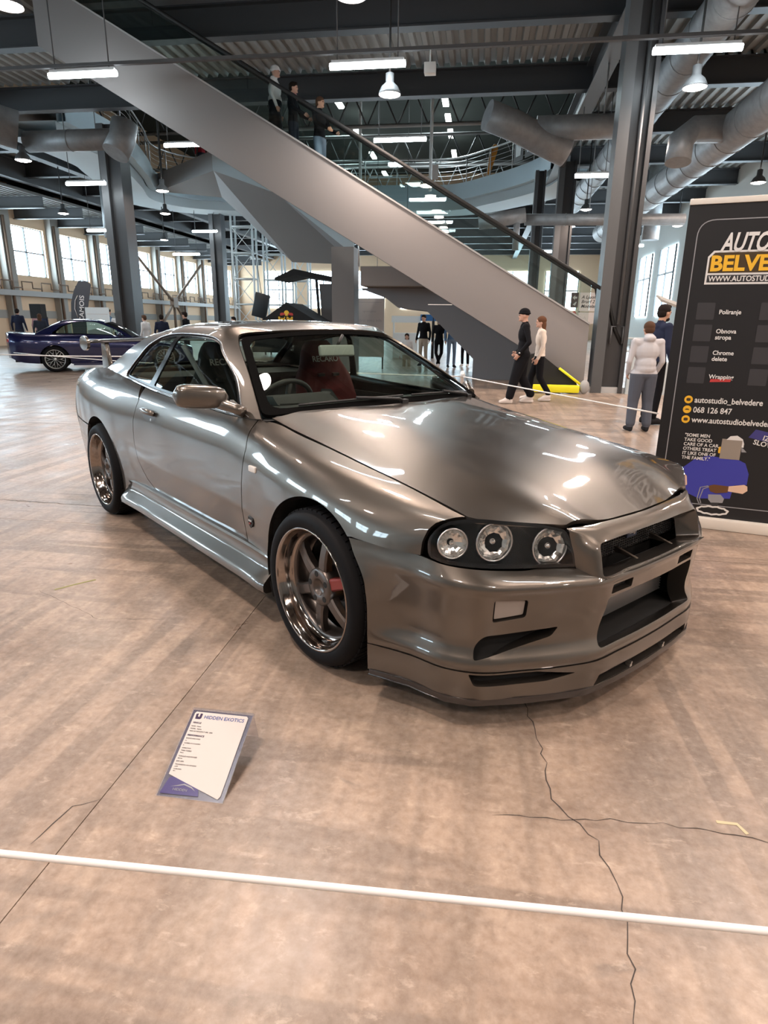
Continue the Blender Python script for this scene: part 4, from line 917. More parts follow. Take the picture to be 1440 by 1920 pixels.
    for dd,wn,nm in ((0,W1,'side_window'),(0,W2,'rear_side_window')):
        both(nm,patch(G,inset(wn,-.004),-.012,.06),'side_glass')
    # ---- windscreen
    e=[(-.632,.737,.920),(-.775,.69,1.006),(-.925,.636,1.093),(-1.08,.577,1.178),(-1.235,.520,1.256)]
    c_=[(-.485,0,.950),(-.635,0,1.040),(-.79,0,1.130),(-.945,0,1.217),(-1.095,0,1.297)]
    WP=[]
    for k in np.linspace(-1,1,9):
        WP.append([(ce[0]+(ed[0]-ce[0])*abs(k)**2.2,ed[1]*k,ce[2]+(ed[2]-ce[2])*abs(k)**2.2) for ed,ce in zip(e[::-1],c_[::-1])])
    Ws=Surf(np.array(WP)); o_=full(Ws); oi=rnd(inset(o_,.004),.05)
    hole=rnd(inset(o_,.045),.07)
    part('windscreen_surround',panel(Ws,oi,[hole],h=.04,depth=.02,off=.003,hb=.03,hdepth=.004),'frit')
    part('windscreen',patch(Ws,inset(hole,-.005),.0,.08),'screen_glass')
    # rear screen
    RW=np.array([[(x,k*w,z+.03*(1-k*k)) for x,w,z in ((-2.93,.70,.985),(-2.72,.65,1.09),(-2.50,.60,1.19),(-2.40,.55,1.232))] for k in np.linspace(-1,1,7)]); Rs=Surf(RW)
    part('rear_screen_surround',panel(Rs,full(Rs),[rnd(inset(full(Rs),.06),.05)],h=.06,depth=.01,off=.002),'black_gloss')
    part('rear_screen',patch(Rs,inset(full(Rs),.05),0,.1),'side_glass')
    # ---- headlamps
    HL=[[(.545,.790,.600),(.603,.779,.590),(.663,.735,.584),(.727,.651,.576),(.795,.521,.568),(.862,.392,.563)],
        [(.540,.793,.648),(.594,.774,.652),(.653,.724,.656),(.719,.633,.652),(.784,.513,.640),(.848,.400,.625)],
        [(.545,.780,.695),(.582,.752,.724),(.643,.702,.742),(.712,.612,.735),(.770,.502,.717),(.818,.422,.693)]]
    Hp=np.array([[(x,-w,z) for x,w,z in r] for r in HL]); L_=Surf(Hp)
    hlo=rnd(inset(full(L_),.003),[.014,.012,.012,.075])
    lens=panel(L_,hlo,h=.02,depth=.012,hb=.012)
    for sg in (1,-1):
        hz=panel(L_,hlo,h=.025,depth=0,off=-.055); rim_=panel(L_,hlo,[inset(hlo,.011)],h=.02,depth=.05,off=-.002,hb=.012,hdepth=.05)
        ge=join(hz,rim_)
        if sg<0: ge=mir(*ge)
        hl=part('headlamp',ge,'black_gloss')
        part('headlamp_lens',lens if sg>0 else mir(*lens),'lens_glass',hl)
        for (w,z),r,kind in (((.468,.634),.064,'main'),((.640,.660),.062,'main'),((.750,.655),.048,'turn')):
            q=L_.inv(np.array([(-w,z)]),[1,2]); pnt=L_(q)[0]; n=L_.normal(q)[0]; 
            n=(Vector(n)*.45+Vector((1,-.25,.0))*.55).normalized(); ctr=Vector(pnt)-n*.022
            prof=[(r*math.sin(a),-r*.62*math.cos(a)) for a in np.linspace(.25,math.pi/2,7)]
            mb=MB(); V=[];k=len(prof);F=[];nn=24; x_=n.orthogonal().normalized(); y_=n.cross(x_)
            for j in range(nn):
                b=2*math.pi*j/nn; fl=1+(.03 if j%2 else -.03)
                for rr,hh in prof: V.append(ctr+(x_*math.cos(b)+y_*math.sin(b))*rr*fl+n*hh)
            for j in range(nn):
                for i in range(k-1): F.append((j*k+i,((j+1)%nn)*k+i,((j+1)%nn)*k+i+1,j*k+i+1))
            mb.add([(v.x,v.y*sg,v.z) for v in V],F,False); mb.build('reflector_bowl' if kind=='main' else 'turn_signal_bowl',M['reflector'],hl)
            mb=MB(); ring=[ctr+(x_*math.cos(b)+y_*math.sin(b))*(r*1.04)+n*.001 for b in np.linspace(0,2*math.pi,25)[:-1]]
            mb.tube([(v.x,v.y*sg,v.z) for v in ring],.0035,6,closed=True); mb.build('lamp_bezel',M['silver'],hl)
            mb=MB(); v=ctr-n*.014; mb.sphere((v.x,v.y*sg,v.z),.0105 if kind=='main' else .009,10,6); mb.build('bulb',M['chrome'],hl)
    # ---- arch liners, underbody, cabin floor
    for k in (0,1):
        c=ARCH[k]
        for sg in (1,-1):
            V=[];F=[]
            a=np.radians(np.linspace(-25,205,24))
            for i,t in enumerate(a):
                for y in (.872,.52): V.append((c[0]+(c[2]+.004)*math.cos(t),-sg*y,c[1]+(c[2]+.004)*math.sin(t)))
            for i in range(len(a)-1): F.append((2*i,2*i+1,2*i+3,2*i+2))
            F.append(tuple(2*i+1 for i in range(len(a))))
            mb=MB(); mb.add(V,F); mb.build('arch_liner',M['black_matte'],car)
    mb=MB(); mb.box2((-3.45,-.70,.17),(-3.11,.70,.62)); mb.box2((-2.30,-.78,.17),(-.43,.78,.30)); mb.box2((-3.11,-.5,.17),(.70,.5,.26)); mb.box2((.36,-.66,.17),(.66,.66,.50)); mb.build('underbody',M['black_matte'],car)
    mb=MB(); mb.box2((-.62,-.68,.30),(-.56,.68,.86)); mb.box2((-2.75,-.66,.30),(-2.70,.66,.98)); mb.box2((-2.75,-.66,.95),(-2.25,.66,.98)); 
    for sg in (-1,1): mb.box2((-2.7,sg*.735,.30),(-.62,sg*.75,.86))
    mb.build('cabin_shell',M['black_matte'],car)
    # dashboard: extruded section
    mb=MB(); mb.prism([(-.52,.86),(-.56,.915),(-.72,.945),(-.88,.935),(-.95,.87),(-.93,.75),(-.86,.60),(-.6,.58)],(0,1.36,0),(0,-.68,0),(1,0,0),(0,0,1)); o=mb.build('dashboard',M['dash'],car); bevel_obj(o,.015,2,20)
    mb=MB(); mb.prism([(-.80,.94),(-.86,.985),(-.94,.98),(-.97,.93)],(0,.36,0),(0,-.55,0),(1,0,0),(0,0,1)); o=mb.build('instrument_hood',M['dash'],car); bevel_obj(o,.015,2,20)
    # steering wheel
    mb=MB(); ctr=Vector((-1.06,-.37,.885)); ax=Vector((-.88,0,.47)).normalized(); x_=Vector((0,1,0)); y_=ax.cross(x_)
    mb.tube([ctr+(x_*math.cos(b)+y_*math.sin(b))*.178 for b in np.linspace(0,2*math.pi,33)[:-1]],.0145,8,closed=True)
    for b in (0,math.pi,-math.pi/2): mb.tube([ctr-ax*.02,ctr+(x_*math.cos(b)+y_*math.sin(b))*.17],.016,6)
    mb.sphere(ctr-ax*.015,(.06,.06,.05),12,8); mb.tube([ctr-ax*.02,ctr-ax*.30],.025,8); mb.build('steering_wheel',M['black_satin'],car)
    # seats
    for y,mm,lb in ((-.37,'seat_black','black bucket seat'),(.37,'seat_red','dark red bucket seat')):
        prof=[(-1.24,.42,.25),(-1.20,.50,.26),(-1.38,.52,.26),(-1.56,.50,.25),(-1.64,.60,.24),(-1.70,.80,.25),(-1.76,.98,.22),(-1.79,1.07,.16),(-1.82,1.15,.13),(-1.85,1.185,.10)]
        V=[];F=[];n=12
        for i,(x,z,w) in enumerate(prof):
            j=min(i+1,len(prof)-1);a=max(i-1,0); t=Vector((prof[j][0]-prof[a][0],0,prof[j][1]-prof[a][1])).normalized(); nrm=Vector((-t.z,0,t.x))
            if nrm.x<0 and i>4: nrm=-nrm
            for q in range(n):
                b=2*math.pi*q/n; cc,ss=math.cos(b),math.sin(b); sw=1 if cc>=0 else -1
                yy=w*abs(cc)**.5*sw; bol=.05*(abs(yy)/w)**3
                V.append(Vector((x,y+yy,z))+nrm*((.05+bol)*ss if ss>0 else .06*ss))
        for i in range(len(prof)-1):
            for q in range(n): F.append((i*n+q,i*n+(q+1)%n,(i+1)*n+(q+1)%n,(i+1)*n+q))
        F+= [tuple(range(n)),tuple((len(prof)-1)*n+q for q in range(n))]
        mb=MB(); mb.add(V,F,True); st=mb.build('seat',M[mm],car); st['label']=lb
        text_obj('seat_lettering','RECARO',.055,M['white_print'],st,(-1.715,y,1.085),(math.radians(72),0,math.radians(90)),'CENTER',bold=.001)
        for s2 in (-.06,.06):
            mb=MB(); mb.box((-1.685,y+s2,1.0),(.02,.05,.018),Euler((0,math.radians(15),0)).to_matrix()); mb.build('harness_slot',M['silver'],st)
    mb=MB(); mb.prism([(-2.15,.55),(-2.2,.62),(-2.36,.95),(-2.45,.97),(-2.5,.5)],(0,1.2,0),(0,-.6,0),(1,0,0),(0,0,1)); bevel_obj(mb.build('rear_seat',M['seat_black'],car),.03,2,20)
    mb=MB(); mb.tube([(-1.72,-.63,1.20),(-1.5,-.60,.98),(-1.42,-.56,.80)],.02,4); o=mb.build('seat_belt',M['belt'],car)
    # interior mirror, wipers
    mb=MB(); mb.box((-.985,-.06,1.192),(.03,.215,.062),Euler((0,math.radians(-12),math.radians(-8))).to_matrix()); o=mb.build('rear_view_mirror',M['mirror_back'],car); bevel_obj(o,.014,3)
    mb=MB(); mb.tube([(-.99,-.05,1.22),(-1.01,0,1.275)],.009,6); mb.build('mirror_stem',M['black_satin'],car)
    for y0,y1 in ((-.56,.02),(.08,.60)):
        mb=MB(); 
        def wp(y,t,h): 
            q=Ws.inv(np.array([(y,0.)]),[1,1]) if False else None
            k=y/.71; 
            ee=np.array([np.interp(t,np.linspace(0,1,5),[p[i] for p in e]) for i in range(3)]); cc=np.array([np.interp(t,np.linspace(0,1,5),[p[i] for p in c_]) for i in range(3)])
            x=cc[0]+(ee[0]-cc[0])*abs(k)**2.2; z=cc[2]+(ee[2]-cc[2])*abs(k)**2.2
            return Vector((x+.5*h,y,z+.86*h))
        mb.tube([wp(y,.06,.016) for y in np.linspace(y0,y1,8)],.006,5); mb.tube([wp(y1-.02,-.05,.012),wp(y1-.06,.0,.03),wp((y0+y1)/2,.065,.024)],.008,5)
        mb.box(wp(y1-.02,-.05,.006),(.03,.04,.03)); mb.build('wiper',M['black_satin'],car)
    # cowl panel
    CW=np.array([[(x+.19*(1-abs(k)**2.2),k*.735,z+.034*(1-abs(k)**2.2)) for x,z in ((-.69,.903),(-.60,.906))] for k in np.linspace(-1,1,9)]); Cs=Surf(CW); part('cowl_panel',panel(Cs,full(Cs),h=.05,depth=0),'black_satin')
    # ---- exterior mirrors
    for sg in (1,-1):
        cen=Vector((-.885,-.915,1.003)); ax=Vector((-.085,-.19,.012)).normalized()
        if sg<0: cen=Vector((-1.0,-.80,.962)); ax=Vector((-.19,-.02,.0)).normalized()   # the far mirror is folded back
        fw=Vector((0,0,1)).cross(ax)*-1; 
        if fw.x<0: fw=-fw
        up=ax.cross(fw); up=up if up.z>0 else -up
        V=[];F=[];n=20;K=12; A_,B_,C__=.128,.056,.058
        for i in range(K+1):
            t=-1+2*i/K; tt=max(-.999,min(.999,t)); s=(1-abs(tt)**5)**(1/2.6)
            if t<0: s*=1-.22*t*t
            for j in range(n):
                b=2*math.pi*j/n; cc,ss=math.cos(b),math.sin(b); f2=abs(cc)**.65*(1 if cc>0 else -.55); u2=abs(ss)**.55*(1 if ss>0 else -1)
                V.append(cen+ax*(A_*tt)+fw*(C__*s*f2)+up*(B_*s*u2))
        for i in range(K):
            for j in range(n): F.append((i*n+j,i*n+(j+1)%n,(i+1)*n+(j+1)%n,(i+1)*n+j))
        F+=[tuple(range(n)),tuple(K*n+j for j in range(n))]
        mb=MB(); mb.add([(v.x,v.y*sg,v.z) for v in V],F,True); hm=mb.build('door_mirror',M['paint'],car)
        mb=MB(); pts=[(-.735,-.775,.935),(-.775,-.80,.950),(-.81,-.825,.962),(-.84,-.85,.972)]; mb.tube([(x,y*sg,z) for x,y,z in pts],[.026,.026,.026,.028],10); mb.build('mirror_arm',M['paint'],hm)
        mb=MB(); sail=[(-.70,-.757,.912),(-.775,-.778,.912),(-.865,-.770,.935),(-.895,-.735,.99),(-.80,-.74,.985)]
        tri=[(-.71,-.768,.915),(-.90,-.787,.918),(-.905,-.76,.975)]
        A=[Vector((x,y*sg,z)) for x,y,z in tri]; B2=[a+Vector((0,.02*sg,0)) for a in A]; mb.add(A+B2,[(0,1,2),(3,5,4),(0,1,4,3),(1,2,5,4),(2,0,3,5)]); mb.build('mirror_base',M['paint'],hm)
    # ---- handles, lamps, badges
    for sg in (1,-1):
        dr_=doors if sg>0 else [c for c in car.children if c.name.startswith('door')][0]
        q=S.inv(np.array([(-1.78,.812)]),[0,2]); pp=Vector(S(q)[0]); nn=Vector(S.normal(q)[0])
        oval=S.inv(np.array([(-1.78+.10*math.cos(t)*(1 if abs(math.cos(t))<.9 else .98),.806+.036*math.sin(t)) for t in np.linspace(0,2*math.pi,25)[:-1]]),[0,2])
        ge=panel(S,oval,h=.02,depth=0,off=.0015); part('handle_recess_shade',ge if sg>0 else mir(*ge),'recess',car)  # dark oval laid on the door skin as painted recess shade
        mb=MB(); pts=[pp+Vector((dx,0,dz))+nn*h_ for dx,dz,h_ in ((-.09,.012,.004),(-.07,.013,.02),(0,.014,.026),(.06,.012,.022),(.088,.008,.004))]
        mb.tube([(v.x,v.y*sg,v.z) for v in pts],[.012,.016,.017,.016,.012],10); mb.build('door_handle',M['paint'],car)
        mb=MB(); mb.sphere((pp.x+.03,(pp.y-.004)*sg,pp.z-.03),(.011,.006,.011),12,8); mb.build('key_lock',M['silver'],car)
        q=S.inv(np.array([(-.512,.715)]),[0,2]); v=S(q)[0]; mb=MB(); mb.box((v[0],v[1]*sg,v[2]),(.062,.018,.028)); bevel_obj(mb.build('side_repeater',M['lamp_clear'],car),.006,3)
        q=S.inv(np.array([(-.548,.462)]),[0,2]); v=S(q)[0]; mb=MB(); mb.prism([(-.022,.022),(.022,.022),(.024,0),(.012,-.022),(0,-.03),(-.012,-.022),(-.024,0)],(0,-.006*sg,0),(v[0],v[1]*sg,v[2]),(1,0,0),(0,0,1)); bd=mb.build('fender_badge',M['black_gloss'],car)
        mb=MB(); mb.box((v[0],(v[1]-.007)*sg,v[2]+.006),(.03,.004,.009)); mb.build('badge_mark',M['silver'],bd); mb=MB(); mb.box((v[0]-.004,(v[1]-.007)*sg,v[2]-.008),(.014,.004,.008)); mb.build('badge_mark',M['red_part'],bd)
    # ---- rear wing
    af=[(-.09,.0),(-.085,.014),(-.05,.024),(0,.026),(.05,.02),(.08,.008),(.085,0),(.05,-.002),(0,.004),(-.05,.004)]
    V=[];F=[];n=len(af)
    for k in np.linspace(-1,1,13):
        for x,z in af: V.append((-3.45+x*(1-.1*abs(k)),.70*k,1.165+z+.015*(1-k*k)))
    for i in range(12):
        for j in range(n): F.append((i*n+j,i*n+(j+1)%n,(i+1)*n+(j+1)%n,(i+1)*n+j))
    F+=[tuple(range(n)),tuple(12*n+j for j in range(n))]
    mb=MB(); mb.add(V,F,True); wing=mb.build('rear_wing',M['wing_dark'],car); wing['label']='dark carbon rear wing blade'
    for sg in (1,-1):
        mb=MB(); ring=[(-3.45+.105*math.cos(t),1.165+.055*math.sin(t)) for t in np.linspace(0,2*math.pi,21)[:-1]]
        mb.prism(ring,(0,-.02*sg,0),(0,-.70*sg,0),(1,0,0),(0,0,1)); bevel_obj(mb.build('wing_end_plate',M['paint'],wing),.006)
        mb=MB(); mb.prism([(-3.52,.97),(-3.36,.985),(-3.40,1.17),(-3.50,1.17)],(0,.03,0),(0,-.56*sg-.015,0),(1,0,0),(0,0,1)); bevel_obj(mb.build('wing_stay',M['paint'],wing),.006)
    # ---- wheels
    def wheel(x,sg,rear):
        hub=bpy.data.objects.new('wheel',None); link(hub,car); hub.location=(x,-.905*sg,.323)
        f=-1*sg   # outward direction along y
        Y=lambda o: o*f
        mb=MB(); tp=[(.246,-.012),(.252,.004),(.262,.010),(.285,.012),(.303,.006),(.313,-.008),(.319,-.03),(.3225,-.07),(.323,-.13),(.3225,-.19),(.318,-.235),(.308,-.252),(.285,-.26),(.25,-.258),(.235,-.24)]
        mb.lathe([(r,Y(o)) for r,o in tp],'y',n=72); ty=mb.build('tyre',M['rubber'],hub)
        mb=MB(); 
        for i in range(60):
            t=2*math.pi*i/60; rt=Matrix.Rotation(-t,3,'Y')
            for o1,o2,sk in ((-.028,-.088,.010),(-.10,-.16,-.010),(-.172,-.232,.010)):
                vs=[]
                for o,d in ((o1,0),(o2,sk)):
                    for w in (-.0135,.0135):
                        for r in (.316,.3255): vs.append(rt@Vector((r,Y(o),w+d)))
                mb.add(vs,[(1,3,7,5),(0,1,5,4),(2,6,7,3),(0,2,3,1),(4,5,7,6)])
        tr=mb.build('tread_block',M['rubber'],hub); tr['kind']='stuff'
        mb=MB(); rp=[(.236,-.25),(.236,-.02),(.250,-.008),(.2555,.004),(.253,.009),(.247,.007),(.243,-.004),(.236,-.022),(.231,-.040),(.2285,-.052),(.224,-.058),(.217,-.062),(.2105,-.068),(.2085,-.085),(.206,-.24)]
        mb.lathe([(r,Y(o)) for r,o in rp],'y',n=72); rm=mb.build('rim',M['rim_lip'],hub)
        mb=MB(); ring=[(.219,-.061),(.215,-.060),(.2095,-.066),(.2065,-.08),(.205,-.13),(.200,-.13)]; mb.lathe([(r,Y(o)) for r,o in ring],'y',n=72); mb.build('rim_inner_ring',M['gunmetal'],hub)
        a0=math.radians(22 if not rear else 40)
        for i in range(6):
            t=a0+i*math.pi/3; mb=MB(); secs=[]
            for r,o,w,th in ((.035,-.050,.030,.036),(.072,-.047,.026,.036),(.11,-.046,.0235,.034),(.15,-.049,.0225,.032),(.185,-.055,.0235,.030),(.203,-.060,.0275,.034),(.212,-.066,.031,.04)):
                secs.append([(r,o-th,-w*1.05),(r,o-.007,-w*1.02),(r,o,-w*.72),(r,o,w*.72),(r,o-.007,w*1.02),(r,o-th,w*1.05)])
            V=[];F=[]
            for s3 in secs:
                for r,o,w in s3:
                    v=Vector((r,0,w)); v=Matrix.Rotation(-t,3,'Y')@v; V.append((v.x,Y(o),v.z))
            for q in range(len(secs)-1):
                for j in range(6): F.append((q*6+j,q*6+(j+1)%6,(q+1)*6+(j+1)%6,(q+1)*6+j))
            F.append(tuple(range(6))); F.append(tuple((len(secs)-1)*6+j for j in range(6)))
            mb.add(V,F,True); red=(i==0 and not rear and sg>0); sp_=mb.build('spoke',M['red_part' if red else 'gunmetal'],hub); sp_.data.set_sharp_from_angle(angle=math.radians(30))
            if red: sp_['label']='red spoke'
        mb=MB(); mb.lathe([(.001,Y(-.058)),(.03,Y(-.058)),(.034,Y(-.042)),(.040,Y(-.038)),(.070,Y(-.038)),(.079,Y(-.045)),(.081,Y(-.07)),(.078,Y(-.12))],'y',n=40); mb.build('wheel_hub',M['gunmetal'],hub)
        for i in range(5):
            t=2*math.pi*i/5+.5; mb=MB(); c=(.0572*math.cos(t),Y(-.0425),.0572*math.sin(t)); mb.lathe([(.0105,Y(.0055)),(.0125,Y(.0058)),(.0125,Y(0.002)),(.0105,Y(.002))],'y',c,12); mb.lathe([(.001,Y(.0056)),(.0108,Y(.0056))],'y',c,12); mb.build('nut_hole',M['black_matte'],hub)
        mb=MB(); mb.lathe([(.05,Y(-.155)),(.165,Y(-.155)),(.165,Y(-.185)),(.05,Y(-.185))],'y',n=48); mb.lathe([(.01,Y(-.14)),(.085,Y(-.14)),(.09,Y(-.16))],'y',n=32); mb.build('brake_disc',M['disc_metal'],hub)
        mb=MB(); cv=[]
        for t in np.linspace(-38,26,9): cv.append(((.150)*math.cos(math.radians(t)),(.150)*math.sin(math.radians(t))))
        mb.tube([(a*1.02,Y(-.150),b*1.02) for a,b in cv],[.02]+[.036]*7+[.02],8); cal=mb.build('brake_caliper',M['gold_part'],hub); cal['label']='gold brake caliper'
    for sg in (1,-1):
        wheel(WHEEL_X[0],sg,False); wheel(WHEEL_X[1],sg,True)
    return car
M['fog_lens']=mat('fog_lens',(.30,.275,.26),.3,.2); M['emblem']=mat('emblem',(.05,.07,.12),.3); M['trim_metal']=mat('trim_metal',(.45,.45,.46),.2,.9)
M['reflector']=mat('reflector',(.9,.9,.88),.22,1.); M['dash']=mat('dash',(.02,.02,.021),.7); M['belt']=mat('belt',(.10,.10,.11),.8)
M['mirror_back']=mat('mirror_back',(.33,.36,.34),.4); M['recess']=mat('recess',(.10,.09,.085),.4,.5); M['wing_dark']=mat('wing_dark',(.012,.011,.011),.3,0,.3)
build_car((-.01955,2.91604,0),math.radians(-41.743))
# ---------------------------------------------------------------- printed things
for n_,c_,r_ in (('print_black',(.012,.012,.014),.45),('print_white',(.74,.72,.70),.6),('print_amber',(.85,.47,.03),.6),('print_brown',(.06,.035,.012),.6),('print_box',(.035,.034,.038),.6),('print_red',(.55,.05,.05),.6),
    ('print_blue',(.045,.05,.36),.6),('print_navy',(.05,.045,.20),.6),('print_skin',(.75,.52,.38),.7),('print_glove',(.13,.055,.018),.7),('print_gray',(.30,.30,.32),.6),('print_face',(.29,.25,.21),.7),('banner_alu',(.75,.70,.63),.4),
    ('sign_purple',(.03,.012,.05),.3),('sign_blue_glow',(.05,.035,.15),.3),('sign_text_blue',(.03,.06,.24),.6),('sign_text',(.03,.03,.035),.7),('sign_paper',(.58,.54,.515),.7)): M[n_]=mat(n_,c_,r_)
def flat(parent,name,poly,m,lift=.0012,th=.0008):
    """thin printed shape on the local XZ plane facing -Y"""
    m_=MB(); m_.prism(poly,(0,th,0),(0,-lift-th,0),(1,0,0),(0,0,1)); return m_.build(name,M[m],parent)
def rrect(x0,z0,x1,z1,r,n=6): return [tuple(p) for p in rnd([(x0,z0),(x1,z0),(x1,z1),(x0,z1)],r,n)]
def ring_line(parent,name,poly,w,m,lift=.0012):
    P=[Vector((x,0,z)) for x,z in poly]; n=len(P); V=[];F=[]
    for i,p in enumerate(P):
        t=(P[(i+1)%n]-P[i-1]).normalized(); s=Vector((-t.z,0,t.x))*w/2; V+=[p+s+Vector((0,-lift,0)),p-s+Vector((0,-lift,0))]
    for i in range(n): j=(i+1)%n; F.append((2*i,2*j,2*j+1,2*i+1))
    m_=MB(); m_.add(V,F); return m_.build(name,M[m],parent)
def txt(parent,body,size,m,x,z,align='LEFT',sx=1.,shear=0.,bold=0.,lift=.002,name='lettering'):
    return text_obj(name,body,size,M[m],parent,(x,-lift,z),(math.pi/2,0,0),align,.0003,sx,shear,bold)
def build_banner():
    # base from (1.30,4.58) to (2.16,4.33); the print is .85 m wide and 2 m high, leaning very slightly
    b=thing('roll_up_banner','tall black roll-up banner with orange and white lettering beside the car nose','banner',(1.262,4.585,0),math.radians(-14.5))
    Wd,H=.92,2.02
    m_=MB(); m_.box2((-.01,-.02,.075),(Wd+.01,-.012,H+.06)); m_.build('print_panel',M['print_black'],b)
    for ch in []: pass
    m_=MB(); m_.box2((-.02,-.07,.0),(Wd+.02,.07,.075)); bevel_obj(m_.build('base_cassette',M['banner_alu'],b),.012)
    m_=MB(); m_.box2((-.012,-.03,H+.05),(Wd+.012,.0,H+.085)); bevel_obj(m_.build('top_rail',M['banner_alu'],b),.005)
    for x in (.12,.75):
        m_=MB(); m_.box2((x,-.20,.0),(x+.07,.20,.018)); bevel_obj(m_.build('foot',M['banner_alu'],b),.006)
    m_=MB(); m_.tube([(Wd/2,.02,.06),(Wd/2,.02,H+.06)],.012,8); m_.build('support_pole',M['rail_metal'],b)
    p=bpy.data.objects.new('print_layer',None); link(p,b); p.location=(0,-.021,0)
    p=b
    L0=.021
    def F_(name,poly,m,k=1): 
        o=flat(b,name,poly,m,lift=L0-.001+.001*k); return o
    def T_(body,size,m,x,z,**k): return txt(b,body,size,m,x,z,lift=L0+.005,**k)
    ring_line(b,'border_line',rrect(.055,.16,Wd+.3 if False else Wd-.03,1.98,.10,8),.006,'print_gray',L0+.001)
    T_('AUTO STUDIO',.150,'print_white',.20,1.795,sx=.62,shear=.28,bold=.004)
    F_('title_frame',[(.135,1.60),(.135,1.765),(.165,1.80),(Wd-.06,1.80),(Wd-.06,1.60)],'print_white',1)
    F_('title_field',[(.146,1.668),(.146,1.758),(.172,1.788),(Wd-.072,1.788),(Wd-.072,1.668)],'print_brown',2)
    T_('BELVEDERE',.125,'print_amber',.152,1.682,sx=1.0,bold=.0045)
    F_('address_field',[(.146,1.612),(.146,1.656),(Wd-.072,1.656),(Wd-.072,1.612)],'print_box',2)
    T_('WWW.AUTOSTUDIOBELVEDERE.COM',.045,'print_white',.155,1.618,sx=.88,bold=.0008)
    for i,(a,c) in enumerate((('Poliranje','Keramična\nzaščita'),('Obnova\nstropa','PPF\nzaščita'),('Chrome\ndelete','Kemično\nčiščenje'),('Wrapping','Dekor\npodvozja'))):
        z=1.385-i*.135
        for x,s_,tx in ((.115,a,.245),(.475,c,.605)):
            F_('icon_box',rrect(x,z,x+.105,z+.105,.006,3),'print_box',1)
            T_(s_,.038,'print_white',tx,z+(.052 if '\n' in s_ else .035),sx=.95,bold=.0008)
        if i==3: F_('red_tag',[(.255,z+.012),(.375,z+.018),(.38,z+.036),(.258,z+.032)],'print_red',1)
    for i,s_ in enumerate(('autostudio_belvedere','068 126 847','www.autostudiobelvedere.com')):
        z=.855-i*.066
        F_('round_icon',[(.145+.026*math.cos(t),z+.017+.026*math.sin(t)) for t in np.linspace(0,2*math.pi,19)[:-1]],'print_amber',1)
        F_('icon_mark',rrect(.132,z+.007,.158,z+.027,.008,3),'print_brown',2) if i!=1 else F_('icon_mark',[(.130,z+.012),(.138,z+.022),(.152,z+.022),(.160,z+.012),(.152,z+.014),(.138,z+.014)],'print_brown',2)
        T_(s_,.053,'print_white',.182,z,sx=.86,bold=.001)
    for i,s_ in enumerate(('"SOME MEN','TAKE GOOD','CARE OF A CAR,','OTHERS TREAT','IT LIKE ONE OF','THE FAMILY."')): T_(s_,.031,'print_white',.155,.625-i*.031,sx=.95,bold=.0006)
    # worker picture
    F_('shirt',[(.20,.24),(.20,.36),(.155,.365),(.175,.41),(.24,.475),(.32,.505),(.40,.495),(.47,.505),(.545,.47),(.575,.40),(.575,.325),(.50,.315),(.49,.22),(.30,.20)],'print_blue',1)
    F_('forearm',[(.47,.27),(.56,.262),(.585,.285),(.58,.315),(.56,.325),(.47,.305)],'print_skin',2); F_('forearm',[(.155,.37),(.135,.345),(.19,.27),(.215,.29),(.205,.35),(.185,.37)],'print_skin',2)
    F_('glove',[(.35,.285),(.365,.258),(.40,.248),(.47,.262),(.47,.305),(.38,.308),(.352,.298)],'print_glove',3)
    F_('face_patch',[(.385,.49),(.505,.49),(.505,.625),(.385,.625)],'print_face',2); F_('ear',rrect(.372,.525,.39,.57,.008,3),'print_amber',1)
    F_('cap',[(.41,.62),(.43,.645),(.47,.652),(.505,.63),(.517,.60),(.517,.575),(.505,.575),(.505,.62)],'print_white',3); F_('cap_peak',[(.505,.572),(.515,.57),(.54,.545),(.51,.543)],'print_gray',2)
    F_('tool_body',[(.355,.235),(.43,.242),(.455,.215),(.45,.185),(.38,.178),(.36,.20)],'print_gray',2); ring_line(b,'tool_handle',[(.30,.28),(.345,.295),(.352,.29),(.318,.27),(.305,.20),(.318,.17),(.305,.168),(.290,.20)],.006,'print_gray',L0+.003)
    F_('tool_neck',[(.375,.18),(.43,.185),(.42,.15),(.39,.145)],'print_box',2)
    ring_line(b,'tool_pad',[(.395+.095*math.cos(t)*(1+.04*math.sin(9*t)),.125+.027*math.sin(t)*(1+.1*math.sin(11*t))) for t in np.linspace(0,2*math.pi,41)[:-1]],.012,'print_white',L0+.002)
    F_('blue_box',[(.535,.645),(.57,.70),(.90,.64),(.88,.575)],'print_navy',1); o=T_('IZOLA,',.045,'print_white',.615,.635,bold=.0008); o.rotation_euler=(math.pi/2,math.radians(11),0); o=T_('SLOVENIJA',.045,'print_white',.565,.605,bold=.0008); o.rotation_euler=(math.pi/2,math.radians(11),0)
    return b
build_banner()
